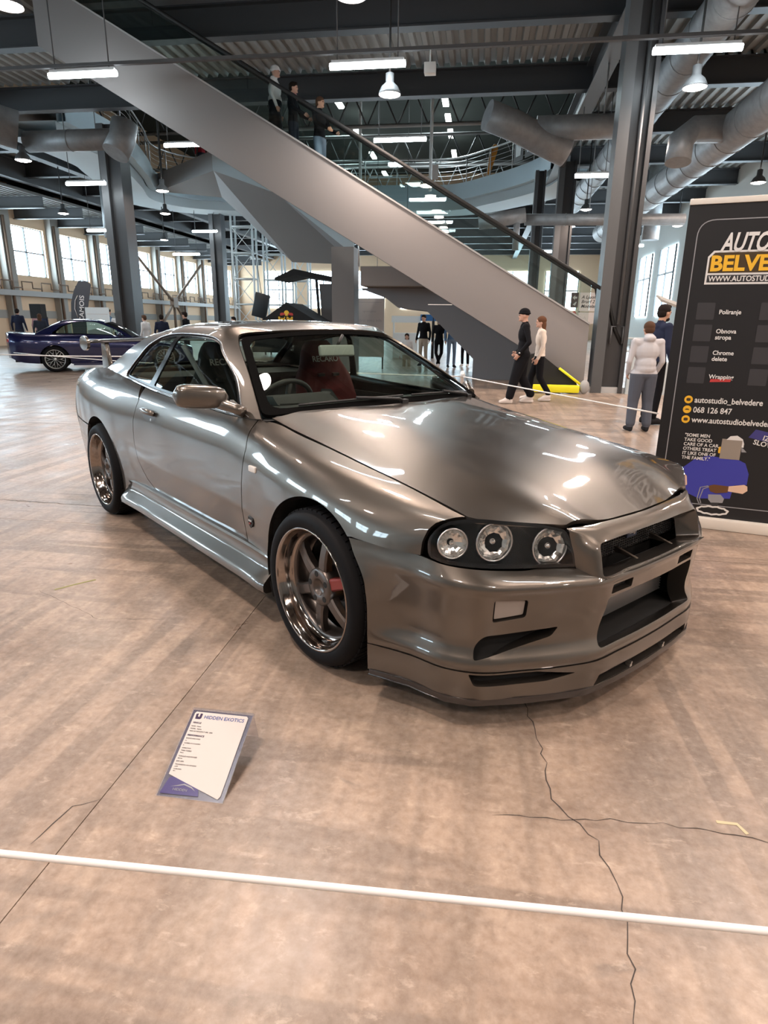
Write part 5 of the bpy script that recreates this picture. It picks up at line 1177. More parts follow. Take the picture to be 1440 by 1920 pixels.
def build_sign():
    s=thing('info_sign','low tilted acrylic info sign with white printed sheet on the floor by the car','sign',(-.882,1.42,.002))
    a=math.atan2(.113,.285); R=Matrix.Rotation(a,4,'X')
    def put(o): o.matrix_basis=R@o.matrix_basis; return o
    m_=MB(); m_.box2((0,0,-.003),(.21,.300,0)); o=m_.build('acrylic_plate',M['acrylic'],s); put(o)
    m_=MB(); m_.box2((.003,.003,-.0045),(.207,.297,-.0035)); o=m_.build('purple_backing',M['sign_purple'],s); put(o)
    def fl(nm,poly,m,l): 
        m_=MB(); m_.prism(poly,(0,0,.0003),(0,0,l),(1,0,0),(0,1,0)); o=m_.build(nm,M[m],s); return put(o)
    fl('glow_patch',[(.01,.01),(.13,.012),(.12,.04),(.06,.07),(.02,.06)],'sign_blue_glow',.0002)
    fl('paper_sheet',[(.014,.070),(.190,.010),(.196,.020),(.196,.283),(.190,.289),(.018,.289),(.014,.283)],'sign_paper',.0005)
    def tx(body,size,m,x,y,sx=1.,bold=0): o=text_obj('lettering',body,size,M[m],s,(x,y,.0012),(0,0,0),'LEFT',.0002,sx,0,bold); return put(o)
    fl('emblem',[(.022,.262),(.038,.262),(.042,.266),(.042,.283),(.034,.283),(.034,.270),(.028,.272),(.028,.283),(.020,.280)],'sign_purple',.0009)
    tx('HIDDEN EXOTICS',.0172,'sign_text_blue',.050,.266,.98,.0002)
    rows=[('VEHICLE',.246,.008,1),('MAKE:  Nissan',.234,.0058,0),('MODEL:  Skyline',.225,.0058,0),('YEAR OF MANUFACTURE:  2000',.216,.0058,0),('PERFORMANCE',.200,.0085,1),('ENGINE AND CODE',.190,.0055,0),('2.6',.182,.005,0),('NUMBER OF CYLINDERS',.173,.0052,0),('6',.166,.005,0),('ASPIRATION',.156,.0055,0),('TWIN TURBO',.147,.006,0),('Petrol',.140,.005,0),('TORQUE AND POWER',.128,.0062,0),('500 Nm',.121,.005,0),('BHP, RPM',.111,.006,0),('TRANSMISSION, NO. OF GEARS',.101,.0052,0),('6 MT',.094,.005,0),('0-100 KM/H',.086,.0052,0),('4.8 s',.080,.0048,0)]
    for i,(t,y,sz,b_) in enumerate(rows): tx(t,sz,'sign_text' if not b_ else 'sign_purple',.020 if y>.1 else .022,y,.95,.0002*b_)
    o=tx('HIDDEN',.011,'print_gray',.045,.022,1.1); fl('swoosh',[(.035,.033),(.06,.040),(.075,.045),(.10,.038),(.115,.026),(.10,.034),(.075,.041),(.06,.037)],'print_gray',.0009)
    m_=MB(); m_.box2((0,.296,-.0045),(.212,.302,.002)); o=m_.build('top_edge',M['acrylic'],s); put(o)
    m_=MB(); m_.add([(.003,.28,.112),(.207,.28,.112),(.207,.312,0),(.003,.312,0),(.003,.284,.112),(.207,.284,.112),(.207,.316,0),(.003,.316,0)],[(0,1,2,3),(4,7,6,5),(0,4,5,1),(2,6,7,3),(0,3,7,4),(1,5,6,2)]); m_.build('prop',M['acrylic'],s)
build_sign()
def build_ropes():
    def rope(pts,r,label,sag=0.):
        P=[]
        for a,b in zip(pts[:-1],pts[1:]):
            a=Vector(a);b=Vector(b)
            for k in range(14): t=k/14; P.append(a.lerp(b,t)-Vector((0,0,sag*4*t*(1-t))))
        P.append(Vector(pts[-1])); m_=MB(); m_.tube([p-P[0] for p in P],r,8); o=m_.build('rope',M['rope_white']); o.location=P[0]; return tag(o,label,'rope',group=None)
    z=.76
    rope([(-2.6,.405,z+.06),(-.43*1.18,.505,z),(.27*1.18,.54,z),(2.9,.66,z+.06)],.0040,'white barrier rope stretched across the near foreground')
    rope([(-.20,7.43,z),(1.235,4.62,z)],.006,'white barrier rope from the far post to the black banner',.0)
    rope([(-.20,7.43,z),(-8.2,10.4,z)],.006,'thin white barrier rope running left behind the silver car',.05)
    rope([(-6.2,10.9,z-.05),(-9.8,10.4,z)],.010,'white barrier rope sagging in front of the blue car',.03)
    def post(x,y,label):
        t=thing('barrier_post',label,'post',(x,y,0))
        m_=MB(); m_.lathe([(.001,0),(.16,0),(.16,.015),(.13,.03),(.03,.045),(.02,.06),(.02,.74),(.03,.75),(.035,.78),(.02,.82),(.001,.825)],'z',n=20); m_.build('stand',M['rail_metal'],t)
        m_=MB(); m_.tube([(.035*math.cos(a),.035*math.sin(a),.765) for a in np.linspace(0,2*math.pi,13)[:-1]],.006,5,closed=True); m_.build('rope_ring',M['rail_metal'],t)
    post(-.20,7.43,'chrome barrier post behind the windscreen pillar of the silver car'); post(-2.66,.40,'barrier post outside the photo, left of the viewpoint'); post(2.96,.66,'barrier post outside the photo, right of the viewpoint')
build_ropes()
# ---------------------------------------------------------------- blue coupe on the left
def build_blue():
    M['blue_paint']=mat('blue_paint',(.005,.008,.065),.25,.4,1.); M['dark_glass']=mat('dark_glass',(.01,.012,.014),.05); M['tail_red']=mat('tail_red',(.35,.02,.02),.2,0,.5)
    rz=math.radians(31); c=thing('car','dark blue coupe with a ducktail boot parked at the left behind the silver car','car',(0,0,0),rz)
    R=Matrix.Rotation(rz,3,'Z'); o=Vector((-11.0,15.45,0))-R@Vector((0,-.86,0)); c.location=o
    # side surface columns from tail to nose: (x, [(w,z)...])
    SC=[(-1.02,[(.70,.36),(.74,.50),(.76,.66),(.75,.82),(.70,.93),(.62,.985)]),(-.85,[(.78,.27),(.83,.45),(.85,.64),(.84,.81),(.79,.92),(.68,.975)]),(-.45,[(.84,.22),(.88,.42),(.89,.62),(.87,.80),(.81,.91),(.70,.955)]),
        (0,[(.86,.2),(.895,.42),(.905,.62),(.885,.80),(.82,.91),(.72,.955)]),(.45,[(.82,.2),(.865,.42),(.885,.62),(.87,.78),(.81,.89),(.74,.945)]),(1.2,[(.80,.2),(.85,.40),(.865,.60),(.855,.75),(.81,.86),(.75,.92)]),
        (1.9,[(.80,.2),(.85,.40),(.865,.58),(.855,.72),(.81,.83),(.74,.885)]),(2.4,[(.83,.2),(.87,.40),(.88,.58),(.86,.70),(.79,.79),(.68,.83)]),(2.75,[(.87,.2),(.895,.40),(.90,.56),(.87,.68),(.79,.75),(.66,.785)]),(3.2,[(.82,.22),(.86,.38),(.86,.52),(.82,.62),(.74,.68),(.60,.71)]),(3.5,[(.66,.25),(.70,.38),(.70,.50),(.66,.57),(.58,.61),(.5,.63)])]
    S=Surf(np.array([[(x,-p[r][0],p[r][1]) for x,p in SC] for r in range(6)])); full=lambda s:np.array([s.kn(0,0),s.kn(s.P.shape[1]-1,0),s.kn(s.P.shape[1]-1,s.P.shape[0]-1),s.kn(0,s.P.shape[0]-1)])
    inv=lambda p:S.inv(np.array(p),[0,2]); cx=[x for x,_ in SC]; vm=S.kv[-1]
    arch=lambda xc:[(xc+.36*math.cos(t),.33+.36*math.sin(t)) for t in np.radians(np.linspace(-8,188,24))]
    out=np.concatenate([[S.kn(0,j) for j in np.linspace(5,0,7)],inv([(-.85,.275),(-.45,.222),(-.37,.22)]),inv(arch(0)[::-1]),inv([(.37,.21),(1.2,.205),(2.37,.205)]),inv(arch(2.74)[::-1]),inv([(3.11,.225),(3.2,.225)]),[S.kn(10,j) for j in np.linspace(0,5,6)],[(np.interp(x,cx,S.ku),vm) for x in np.linspace(3.4,-.95,30)]])
    g=panel(S,out,h=.06,depth=.03,hb=.03)
    for q in (g,mir(*g)): mesh_obj('body_side',q[0],q[1],M['blue_paint'],c,q[2])
    def cross(rows,name,mt,h=.07):
        s=Surf(np.array([[(x,k*w,z+b*(1-k*k)) for x,w,z,b in rows] for k in np.linspace(-1,1,7)])); q=panel(s,full(s),h=h,depth=.01); return mesh_obj(name,q[0],q[1],M[mt],c,q[2])
    cross([(-1.06,.62,.985,.03),(-.85,.68,.975,.02),(-.45,.70,.955,.02),(-.25,.70,.955,.02)],'boot_lid','blue_paint')
    cross([(1.75,.72,.89,.04),(2.4,.68,.83,.05),(2.75,.66,.785,.05),(3.2,.60,.71,.04),(3.5,.5,.63,.02)],'bonnet','blue_paint')
    rk=Surf(np.array([[(SC[0][0]-.12*(1-abs(k)**3),-k*SC[0][1][r][0],SC[0][1][r][1]) for k in (1,.8,.4,0,-.4,-.8,-1)] for r in range(6)]),sign=-1); q=panel(rk,full(rk),h=.08,depth=0); mesh_obj('rear_bumper',q[0],q[1],M['blue_paint'],c,q[2])
    # greenhouse
    G0=[[(-.42,.70,.955),(-.20,.63,1.08),(.12,.56,1.22),(.2,.50,1.27),(.22,.25,1.30),(.22,0,1.31)],[(.05,.73,.955),(.15,.66,1.10),(.30,.585,1.245),(.33,.53,1.285),(.35,.25,1.315),(.35,0,1.325)],[(.75,.745,.94),(.78,.675,1.12),(.80,.59,1.285),(.80,.54,1.315),(.8,.25,1.345),(.8,0,1.352)],
        [(1.25,.745,.92),(1.15,.67,1.10),(1.05,.59,1.27),(1.05,.54,1.305),(1.05,.25,1.335),(1.05,0,1.345)],[(1.78,.735,.89),(1.55,.655,1.07),(1.20,.57,1.245),(1.18,.53,1.285),(1.2,.25,1.32),(1.2,0,1.33)],[(1.95,.70,.88),(1.65,.63,1.07),(1.28,.56,1.24),(1.26,.52,1.27),(1.28,.25,1.30),(1.29,0,1.31)]]
    GP=np.array([[(k[r][0],-k[r][1],k[r][2]) for k in G0] for r in range(6)]); GP=np.concatenate([GP,(GP[::-1]*[1,-1,1])[1:]],0); G=Surf(GP); u_=lambda i:G.kn(i,0)[0]; v_=lambda j:G.kn(0,j)[1]
    D=rnd(np.array([(u_(.75),v_(.05)),(u_(4),v_(.05)),(u_(4),v_(1.8)),(u_(3.5),v_(2.0)),(u_(1.4),v_(2)),(u_(1.0),v_(1.5))]),[.06,.02,.05,.06,.15,.1]); mv=lambda P_:np.array([(u,2*v_(5)-v) for u,v in P_])
    q=panel(G,full(G),[D,mv(D)],h=.06,depth=.01,hb=.03,hdepth=.01); mesh_obj('roof',q[0],q[1],M['blue_paint'],c,q[2])
    q=panel(G,D,h=.07,depth=0,off=-.008); 
    for k in (q,mir(*q)): mesh_obj('side_window',k[0],k[1],M['side_glass'],c,k[2])
    cross([(-.42,.69,.96,.02),(-.15,.62,1.10,.04),(.18,.54,1.24,.05)],'rear_screen','dark_glass'); s=Surf(np.array([[(x+.2*(1-k*k),k*w,z+.04*(1-k*k)) for x,w,z in ((1.27,.545,1.245),(1.63,.62,1.07),(1.93,.69,.885))] for k in np.linspace(-1,1,7)])); q=panel(s,full(s),h=.08,depth=0); mesh_obj('windscreen',q[0],q[1],M['dark_glass'],c,q[2])
    m_=MB(); m_.box2((-.95,-.62,.25),(-.38,.62,.8)); m_.box2((-.40,-.5,.2),(3.3,.5,.32)); m_.box2((.38,-.76,.2),(2.36,.76,.8)); m_.build('underbody',M['black_matte'],c)
    for sg in (1,-1):
        m_=MB(); m_.box((-1.0,-.66*sg,.80),(.14,.16,.10),Euler((0,0,math.radians(25*sg))).to_matrix()); bevel_obj(m_.build('tail_lamp',M['tail_red'],c),.02)
        m_=MB(); m_.box2((.42,-.87*sg-.02,.17),(2.34,-.87*sg+.03,.24)); m_.build('side_sill',M['blue_paint'],c)
        m_=MB(); m_.sphere((1.62,-.86*sg,.95),(.07,.10,.06),12,8); m_.build('door_mirror',M['blue_paint'],c)
        for x in (0,2.74):
            h=bpy.data.objects.new('wheel',None); link(h,c); h.location=(x,-.895*sg,.33); Y=lambda o:-o*sg
            m_=MB(); m_.lathe([(r,Y(k)) for r,k in ((.235,-.02),(.245,.0),(.29,.008),(.318,-.01),(.33,-.05),(.33,-.18),(.31,-.22),(.24,-.22))],'y',n=40); m_.build('tyre',M['rubber'],h)
            m_=MB(); m_.lathe([(r,Y(k)) for r,k in ((.245,.0),(.238,.006),(.228,-.012),(.222,-.04),(.215,-.18))],'y',n=40); m_.build('rim',M['silver'],h)
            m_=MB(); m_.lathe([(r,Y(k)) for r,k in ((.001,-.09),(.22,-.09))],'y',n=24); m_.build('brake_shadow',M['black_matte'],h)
            m_=MB(); m_.sphere((0,Y(-.01),0),(.04,.02,.04),12,6); m_.build('hub_cap',M['silver'],h)
            for i in range(10):
                t=2*math.pi*i/10; m_=MB(); a=Vector((math.cos(t),0,math.sin(t)))
                for dt in (-.2,.2):
                    b=Vector((math.cos(t+dt),0,math.sin(t+dt))); m_.tube([a*.04+Vector((0,Y(-.015),0)),a*.12+Vector((0,Y(-.008),0)),b*.226+Vector((0,Y(-.012),0))],.0085,5)
                m_.build('spoke',M['silver'],h)
build_blue()
# ---------------------------------------------------------------- stands and furniture far behind
def build_far():
    for n_,c_,r_ in (('cloth_black',(.012,.012,.013),.8),('board_cream',(.72,.66,.62),.7),('blue_sign',(.02,.12,.32),.5),('sign_brown',(.07,.035,.035),.6),('flag_gray',(.055,.055,.065),.7),('screen_dark',(.02,.025,.03),.3),('canopy_gray',(.10,.10,.105),.5),('logo_yellow',(.90,.55,.05),.5),('logo_red',(.55,.06,.05),.5),('cool_white',(.70,.76,.78),.6)): M[n_]=mat(n_,c_,r_)
    # white lattice tower frames
    for k,(x,y,h,lb) in enumerate(((-13.35,36.2,7.1,'tall white lattice tower frame beside the dark column'),(-11.9,37.0,7.0,'second white lattice frame, right of the tall lattice tower'),(-10.6,38.0,6.9,'third white lattice frame, nearest the black roof canopy'))):
        t=thing('lattice_tower',lb,'frame',(x,y,0)); w=1.2-.15*k; d=.6
        for px_ in (-w/2,w/2):
            for py in (-d/2,d/2):
                m_=MB(); m_.tube([(px_,py,0),(px_,py,h)],.06,6); m_.build('upright',M['white_steel'],t)
        for z in np.arange(.9,h,1.35):
            m_=MB(); m_.tube([(-w/2,-d/2,z),(w/2,-d/2,z)],.045,5); m_.tube([(-w/2,d/2,z),(w/2,d/2,z)],.045,5); m_.tube([(-w/2,-d/2,z),(-w/2,d/2,z)],.035,5); m_.tube([(w/2,-d/2,z),(w/2,d/2,z)],.035,5); m_.build('rung',M['white_steel'],t)
        for z in np.arange(.9,h-1.35,1.35):
            for s in (-1,1):
                m_=MB(); m_.tube([(-w/2*s,-d/2,z),(w/2*s,-d/2,z+1.35)],.02,5); m_.build('diagonal',M['white_steel'],t)
    m_=MB(); m_.box2((-.5,-.2,0),(.45,.2,1.35)); o=bevel_obj(m_.build('white_counter',M['cool_white']),.02); o.location=(-13.0,34.6,0); tag(o,'white counter with a dark opening at the foot of the lattice tower','counter'); m_=MB(); m_.box2((-.25,-.215,.75),(.2,-.2,1.15)); m_.build('opening',M['screen_dark'],o)
    # black canopy with gable and a round emblem
    t=thing('black_tent','low black pitched tent with a yellow and red emblem behind the silver car roof','tent',(-7.3,24,0))
    m_=MB(); m_.add([(-1.35,-.1,1.12),(0,-.1,2.02),(1.30,-.1,1.30),(1.45,-.1,.2),(-1.4,-.1,.2),(-1.35,2.2,1.12),(0,2.2,2.02),(1.3,2.2,1.3),(1.45,2.2,.2),(-1.4,2.2,.2)],[(0,4,3,2,1),(5,6,7,8,9),(0,1,6,5),(1,2,7,6),(2,3,8,7),(0,5,9,4)]); m_.build('tent_cloth',M['cloth_black'],t)
    for x in (-1.4,1.45):
        for y in (-.08,2.18): m_=MB(); m_.tube([(x,y,0),(x,y,1.2)],.03,6); m_.build('tent_leg',M['steel_gray'],t)
    e=bpy.data.objects.new('tent_emblem',None); link(e,t); e.location=(.02,-.12,1.58); e['label']='yellow disc between two red shapes over pale lettering'
    def disc(p,nm,cx,cz,r,m,l=.002): flat(p,nm,[(cx+r*math.cos(a),cz+r*math.sin(a)) for a in np.linspace(0,2*math.pi,21)[:-1]],m,l)
    disc(e,'disc',0,.06,.10,'logo_yellow')
    for s in (-1,1): flat(e,'red_shape',[(s*.03,.0),(s*.08,.05),(s*.15,.08),(s*.24,.06),(s*.26,-.02),(s*.20,-.03),(s*.12,-.01)],'logo_red',.004)
    txt(e,'Red Bull',.17,'logo_yellow',-.33,-.19,bold=.006,lift=.004)
    # roof canopy on posts with a grey panel, and a black screen on a stand
    t=thing('roof_canopy','black slanted roof canopy on posts with a grey panel, above the black tent','canopy',(-7.0,26.5,0))
    m_=MB(); m_.add([(-1.35,-.6,3.02),(-.55,-.6,3.35),(1.05,-.6,3.05),(1.05,-.6,2.9),(-.5,-.6,3.1),(-1.35,-.6,2.93),(-1.35,1.4,3.02),(-.55,1.4,3.35),(1.05,1.4,3.05),(1.05,1.4,2.9),(-.5,1.4,3.1),(-1.35,1.4,2.93)],[(0,1,4,5),(1,2,3,4),(6,11,10,7),(7,10,9,8),(0,6,7,1),(1,7,8,2),(5,4,10,11),(4,3,9,10),(2,8,9,3),(0,5,11,6)]); m_.build('canopy_roof',M['cloth_black'],t)
    for x0,x1 in ((.35,.55),(1.0,1.2)): m_=MB(); m_.tube([(x1,-.5,0),(x0,-.5,2.95)],.06,6); m_.build('canopy_post',M['cloth_black'],t)
    m_=MB(); m_.add([(.45,-.45,2.8),(.98,-.45,2.8),(1.15,-.45,1.2),(.55,-.45,1.2),(.45,-.4,2.8),(.98,-.4,2.8),(1.15,-.4,1.2),(.55,-.4,1.2)],[(0,1,2,3),(4,7,6,5),(0,4,5,1),(1,5,6,2),(2,6,7,3),(3,7,4,0)]); m_.build('gray_panel',M['canopy_gray'],t)
    m_=MB(); m_.box2((-.9,-.5,0),(.3,.4,1.35)); bevel_obj(m_.build('machine_base',M['canopy_gray'],t),.05)
    t=thing('screen_stand','black tilted screen on a pole left of the black tent','screen',(-9.0,26,0))
    m_=MB(); m_.box((0,0,1.95),(.62,.10,.95),Euler((0,math.radians(14),0)).to_matrix()); bevel_obj(m_.build('screen',M['screen_dark'],t),.03); m_=MB(); m_.tube([(.1,.06,0),(.05,.06,1.7)],.035,6); m_.build('pole',M['steel_dark'],t); m_=MB(); m_.tube([(.05,.06,2.2),(-.15,.06,3.9)],.015,5); m_.build('antenna',M['steel_gray'],t)
    t=thing('work_table','pale folded table edge behind the black tent','table',(-8.0,28.2,0)); m_=MB(); m_.box2((-1,-.5,1.42),(.8,.5,1.5)); m_.build('table_top',M['cool_white'],t)
    for x in (-.9,.7): m_=MB(); m_.box2((x,-.4,0),(x+.06,.4,1.42)); m_.build('leg',M['cool_white'],t)
    # poster on the left column, feather flag, cream board, kiosk
    t=thing('poster_stand','white printed poster on a stand in front of the left steel column','poster',(-12.7,20.3,0)); 
    m_=MB(); m_.box2((-.42,-.02,.75),(.42,.02,1.72)); m_.build('poster_board',M['cool_white'],t); flat(t,'city_picture',[(-.40,.78),(.40,.78),(.40,1.0),(.22,1.05),(.05,1.0),(-.15,1.03),(-.40,.98)],'paper_gray',.021)
    for z in (1.25,1.5): flat(t,'poster_line',[(-.38,z),(.38,z),(.38,z+.012),(-.38,z+.012)],'faint_print',.021)
    for x in (-.38,.35): m_=MB(); m_.box2((x,.0,0),(x+.03,.03,.8)); m_.build('stand_leg',M['steel_gray'],t)
    t=thing('feather_flag','dark grey feather flag with white lettering behind the blue car','flag',(-17.2,26,0))
    m_=MB(); m_.prism([(-.28,.6),(-.30,1.3),(-.22,2.0),(-.02,2.5),(.25,2.86),(.55,2.9),(.78,2.75),(.66,2.3),(.50,1.7),(.36,1.0),(.30,.6)],(0,.02,0),(0,0,0),(1,0,0),(0,0,1)); m_.build('flag_cloth',M['flag_gray'],t)
    m_=MB(); m_.tube([(-.28,.02,0),(-.30,.02,1.3),(-.22,.02,2.0),(-.02,.02,2.5),(.25,.02,2.88),(.55,.02,2.93)],.02,5); m_.build('flag_pole',M['cloth_black'],t); m_=MB(); m_.lathe([(.001,0),(.3,0),(.3,.04),(.001,.05)],'z',(-.28,.02,0),16); m_.build('flag_base',M['steel_dark'],t)
    o=txt(t,'CAMOIS',.30,'print_white',.02,1.15,bold=.003,lift=.006); o.rotation_euler=(math.pi/2,math.radians(-82),0); o.location=(.26,-.006,1.2)
    m_=MB(); m_.tube([(.02,-.01,1.4),(-.08,-.01,1.75),(-.02,-.01,2.1),(.12,-.01,2.3)],.014,4); m_.build('flag_swoosh',M['print_white'],t)
    t=thing('notice_board','large cream board with faint lettering under the stair landing','board',(-3.62,19.2,0))
    m_=MB(); m_.box2((-.64,-.02,.35),(.74,.02,2.02)); m_.build('board',M['board_cream'],t); txt(t,'Nabca odrst vosu eda',.125,'faint_print',-.44,1.36,lift=.024); txt(t,'opremljamo',.09,'faint_print',.1,1.63,lift=.024,sx=.9); flat(t,'print_line',[(-.58,1.9),(.66,1.9),(.66,1.915),(-.58,1.915)],'faint_print',.022)
    for x in (-.6,.68): m_=MB(); m_.box2((x,0,0),(x+.04,.04,.4)); m_.build('leg',M['steel_gray'],t)
    t=thing('kiosk','white kiosk counter with a blue sign beyond the stair landing','kiosk',(-2.6,26,0))
    m_=MB(); m_.box2((-.9,-.3,0),(.1,.5,.95)); m_.build('counter',M['cool_white'],t); m_=MB(); m_.box2((-.95,-.35,1.35),(.2,.5,1.6)); m_.build('counter_roof',M['cool_white'],t)
    for x in (-.9,.1): m_=MB(); m_.box2((x,-.3,.95),(x+.06,-.24,1.35)); m_.build('kiosk_post',M['cool_white'],t)
    m_=MB(); m_.box2((.2,-.45,1.42),(1.2,-.40,1.66)); m_.build('blue_sign',M['blue_sign'],t); m_=MB(); m_.tube([(.7,-.40,0),(.7,-.40,1.75)],.06,6); m_.build('sign_post',M['cloth_black'],t)
    t=thing('direction_sign','white board with handwritten style lettering and a brown arrow panel behind the escalator foot','sign',(3.42,24,0))
    m_=MB(); m_.box2((-.12,-.02,1.80),(.52,.02,2.42)); m_.build('white_board',M['board_cream'],t); txt(t,'A Ljuony\nBrunf 2\nModelat',.15,'sign_text',-.05,2.22,shear=.3,bold=.002,lift=.024); m_=MB(); m_.box2((-.40,-.02,1.92),(-.15,.02,2.42)); m_.build('brown_panel',M['sign_brown'],t)
    flat(t,'arrow',[(-.35,2.25),(-.27,2.33),(-.27,2.28),(-.20,2.28),(-.20,2.22),(-.27,2.22),(-.27,2.17)],'print_white',.022); flat(t,'arrow',[(-.33,2.02),(-.22,2.12),(-.20,2.10),(-.25,1.98)],'print_white',.022); m_=MB(); m_.box2((-.12,-.02,1.38),(.5,.02,1.76)); m_.build('lower_board',M['board_cream'],t); txt(t,'1 A',.16,'faint_print',-.06,1.52,lift=.024)
    flat(t,'round_mark',[(-.26+.08*math.cos(a),1.72+.08*math.sin(a)) for a in np.linspace(0,2*math.pi,17)[:-1]],'logo_red',.0); 
    for x in (-.1,.45): m_=MB(); m_.box2((x,.02,0),(x+.04,.06,2.4)); m_.build('sign_leg',M['steel_gray'],t)
    t=thing('loudspeaker','black loudspeaker on a stand behind the blue car','speaker',(-16.1,22.0,0)); m_=MB(); m_.box2((-.22,-.15,1.35),(.22,.15,1.85)); m_.build('cabinet',M['cloth_black'],t); m_=MB(); m_.tube([(0,0,0),(0,0,1.4)],.025,6); m_.build('stand',M['cloth_black'],t)
    # steel hand rails and a tilted lectern right of the column
    t=thing('side_railing','pale metal hand railing right of the pipe column','railing',(4.6,19,0))
    for z in (.35,.65,1.0): m_=MB(); m_.tube([(-.9,0,z),(1.6,0,z)],.025,6); m_.build('rail_bar',M['white_steel'],t)
    for x in (-.9,0,.8,1.6): m_=MB(); m_.tube([(x,0,0),(x,0,1.02)],.03,6); m_.build('rail_post',M['white_steel'],t)
    t=thing('lectern','tilted dark edged lectern panel behind the bearded man','lectern',(4.2,16.5,0)); m_=MB(); m_.box((.5,0,1.75),(1.3,.7,.05),Euler((math.radians(12),math.radians(20),0)).to_matrix()); m_.build('tilted_top',M['pilaster'],t); m_=MB(); m_.tube([(.5,0,0),(.5,0,1.72)],.05,6); m_.build('post',M['steel_dark'],t)
build_far()

def tape(name,pts,w,c,label):
    M[name]=mat(name,c,.7); V=[];F=[]
    for i,p in enumerate(pts):
        a=Vector(pts[max(i-1,0)]);b=Vector(pts[min(i+1,len(pts)-1)]); t=(b-a).normalized(); s=Vector((-t.y,t.x))*w/2; q=Vector(p)
        for k in (s,-s):
            for z in (.0003,.0012): V.append((q.x+k.x,q.y+k.y,z))
    for i in range(len(pts)-1): a=4*i; F+=[(a+1,a+5,a+7,a+3),(a,a+2,a+6,a+4),(a,a+4,a+5,a+1),(a+2,a+3,a+7,a+6)]
    F+=[(0,1,3,2),(4*len(pts)-4,4*len(pts)-2,4*len(pts)-1,4*len(pts)-3)]
    m_=MB(); m_.add(V,F); tag(m_.build(name,M[name]),label,'tape')
tape('tape_mark',[(.73,1.58),(.785,1.58),(.80,1.545)],.011,(.55,.47,.30),'small pale yellow corner tape mark on the floor at the right')
tape('floor_mark',[(-2.12,2.72),(-2.06,2.80),(-1.99,2.88)],.012,(.28,.28,.10),'faded green paint streak on the floor at the left')
# ---------------------------------------------------------------- people
SKIN={}
def cmat(name,c,r=.85):
    if name not in M: M[name]=mat(name,c,r,spec=.15)
    return M[name]
for n_,c_ in (('skin',(.55,.33,.25)),('skin_tan',(.50,.30,.21)),('hair_dark',(.018,.013,.011)),('hair_brown',(.085,.045,.028)),('hair_auburn',(.12,.055,.03)),('hair_gray',(.35,.33,.31)),('cloth_dark',(.008,.008,.010)),('cloth_navy',(.02,.025,.05)),('cloth_ink',(.03,.035,.05)),
    ('hoodie_gray',(.50,.49,.51)),('sweat_gray',(.085,.095,.12)),('cream_knit',(.72,.63,.55)),('shoe_white',(.68,.62,.58)),('shoe_dark',(.02,.02,.022)),('denim',(.16,.22,.30)),('denim_pale',(.32,.38,.42)),('cloth_white',(.70,.70,.70)),('cloth_pink',(.45,.25,.26)),('cloth_beige',(.48,.42,.34)),('cloth_red',(.35,.03,.04)),('cloth_blue',(.08,.15,.26)),('eye_dark',(.02,.015,.012)),('lip',(.35,.16,.13))): cmat(n_,c_)
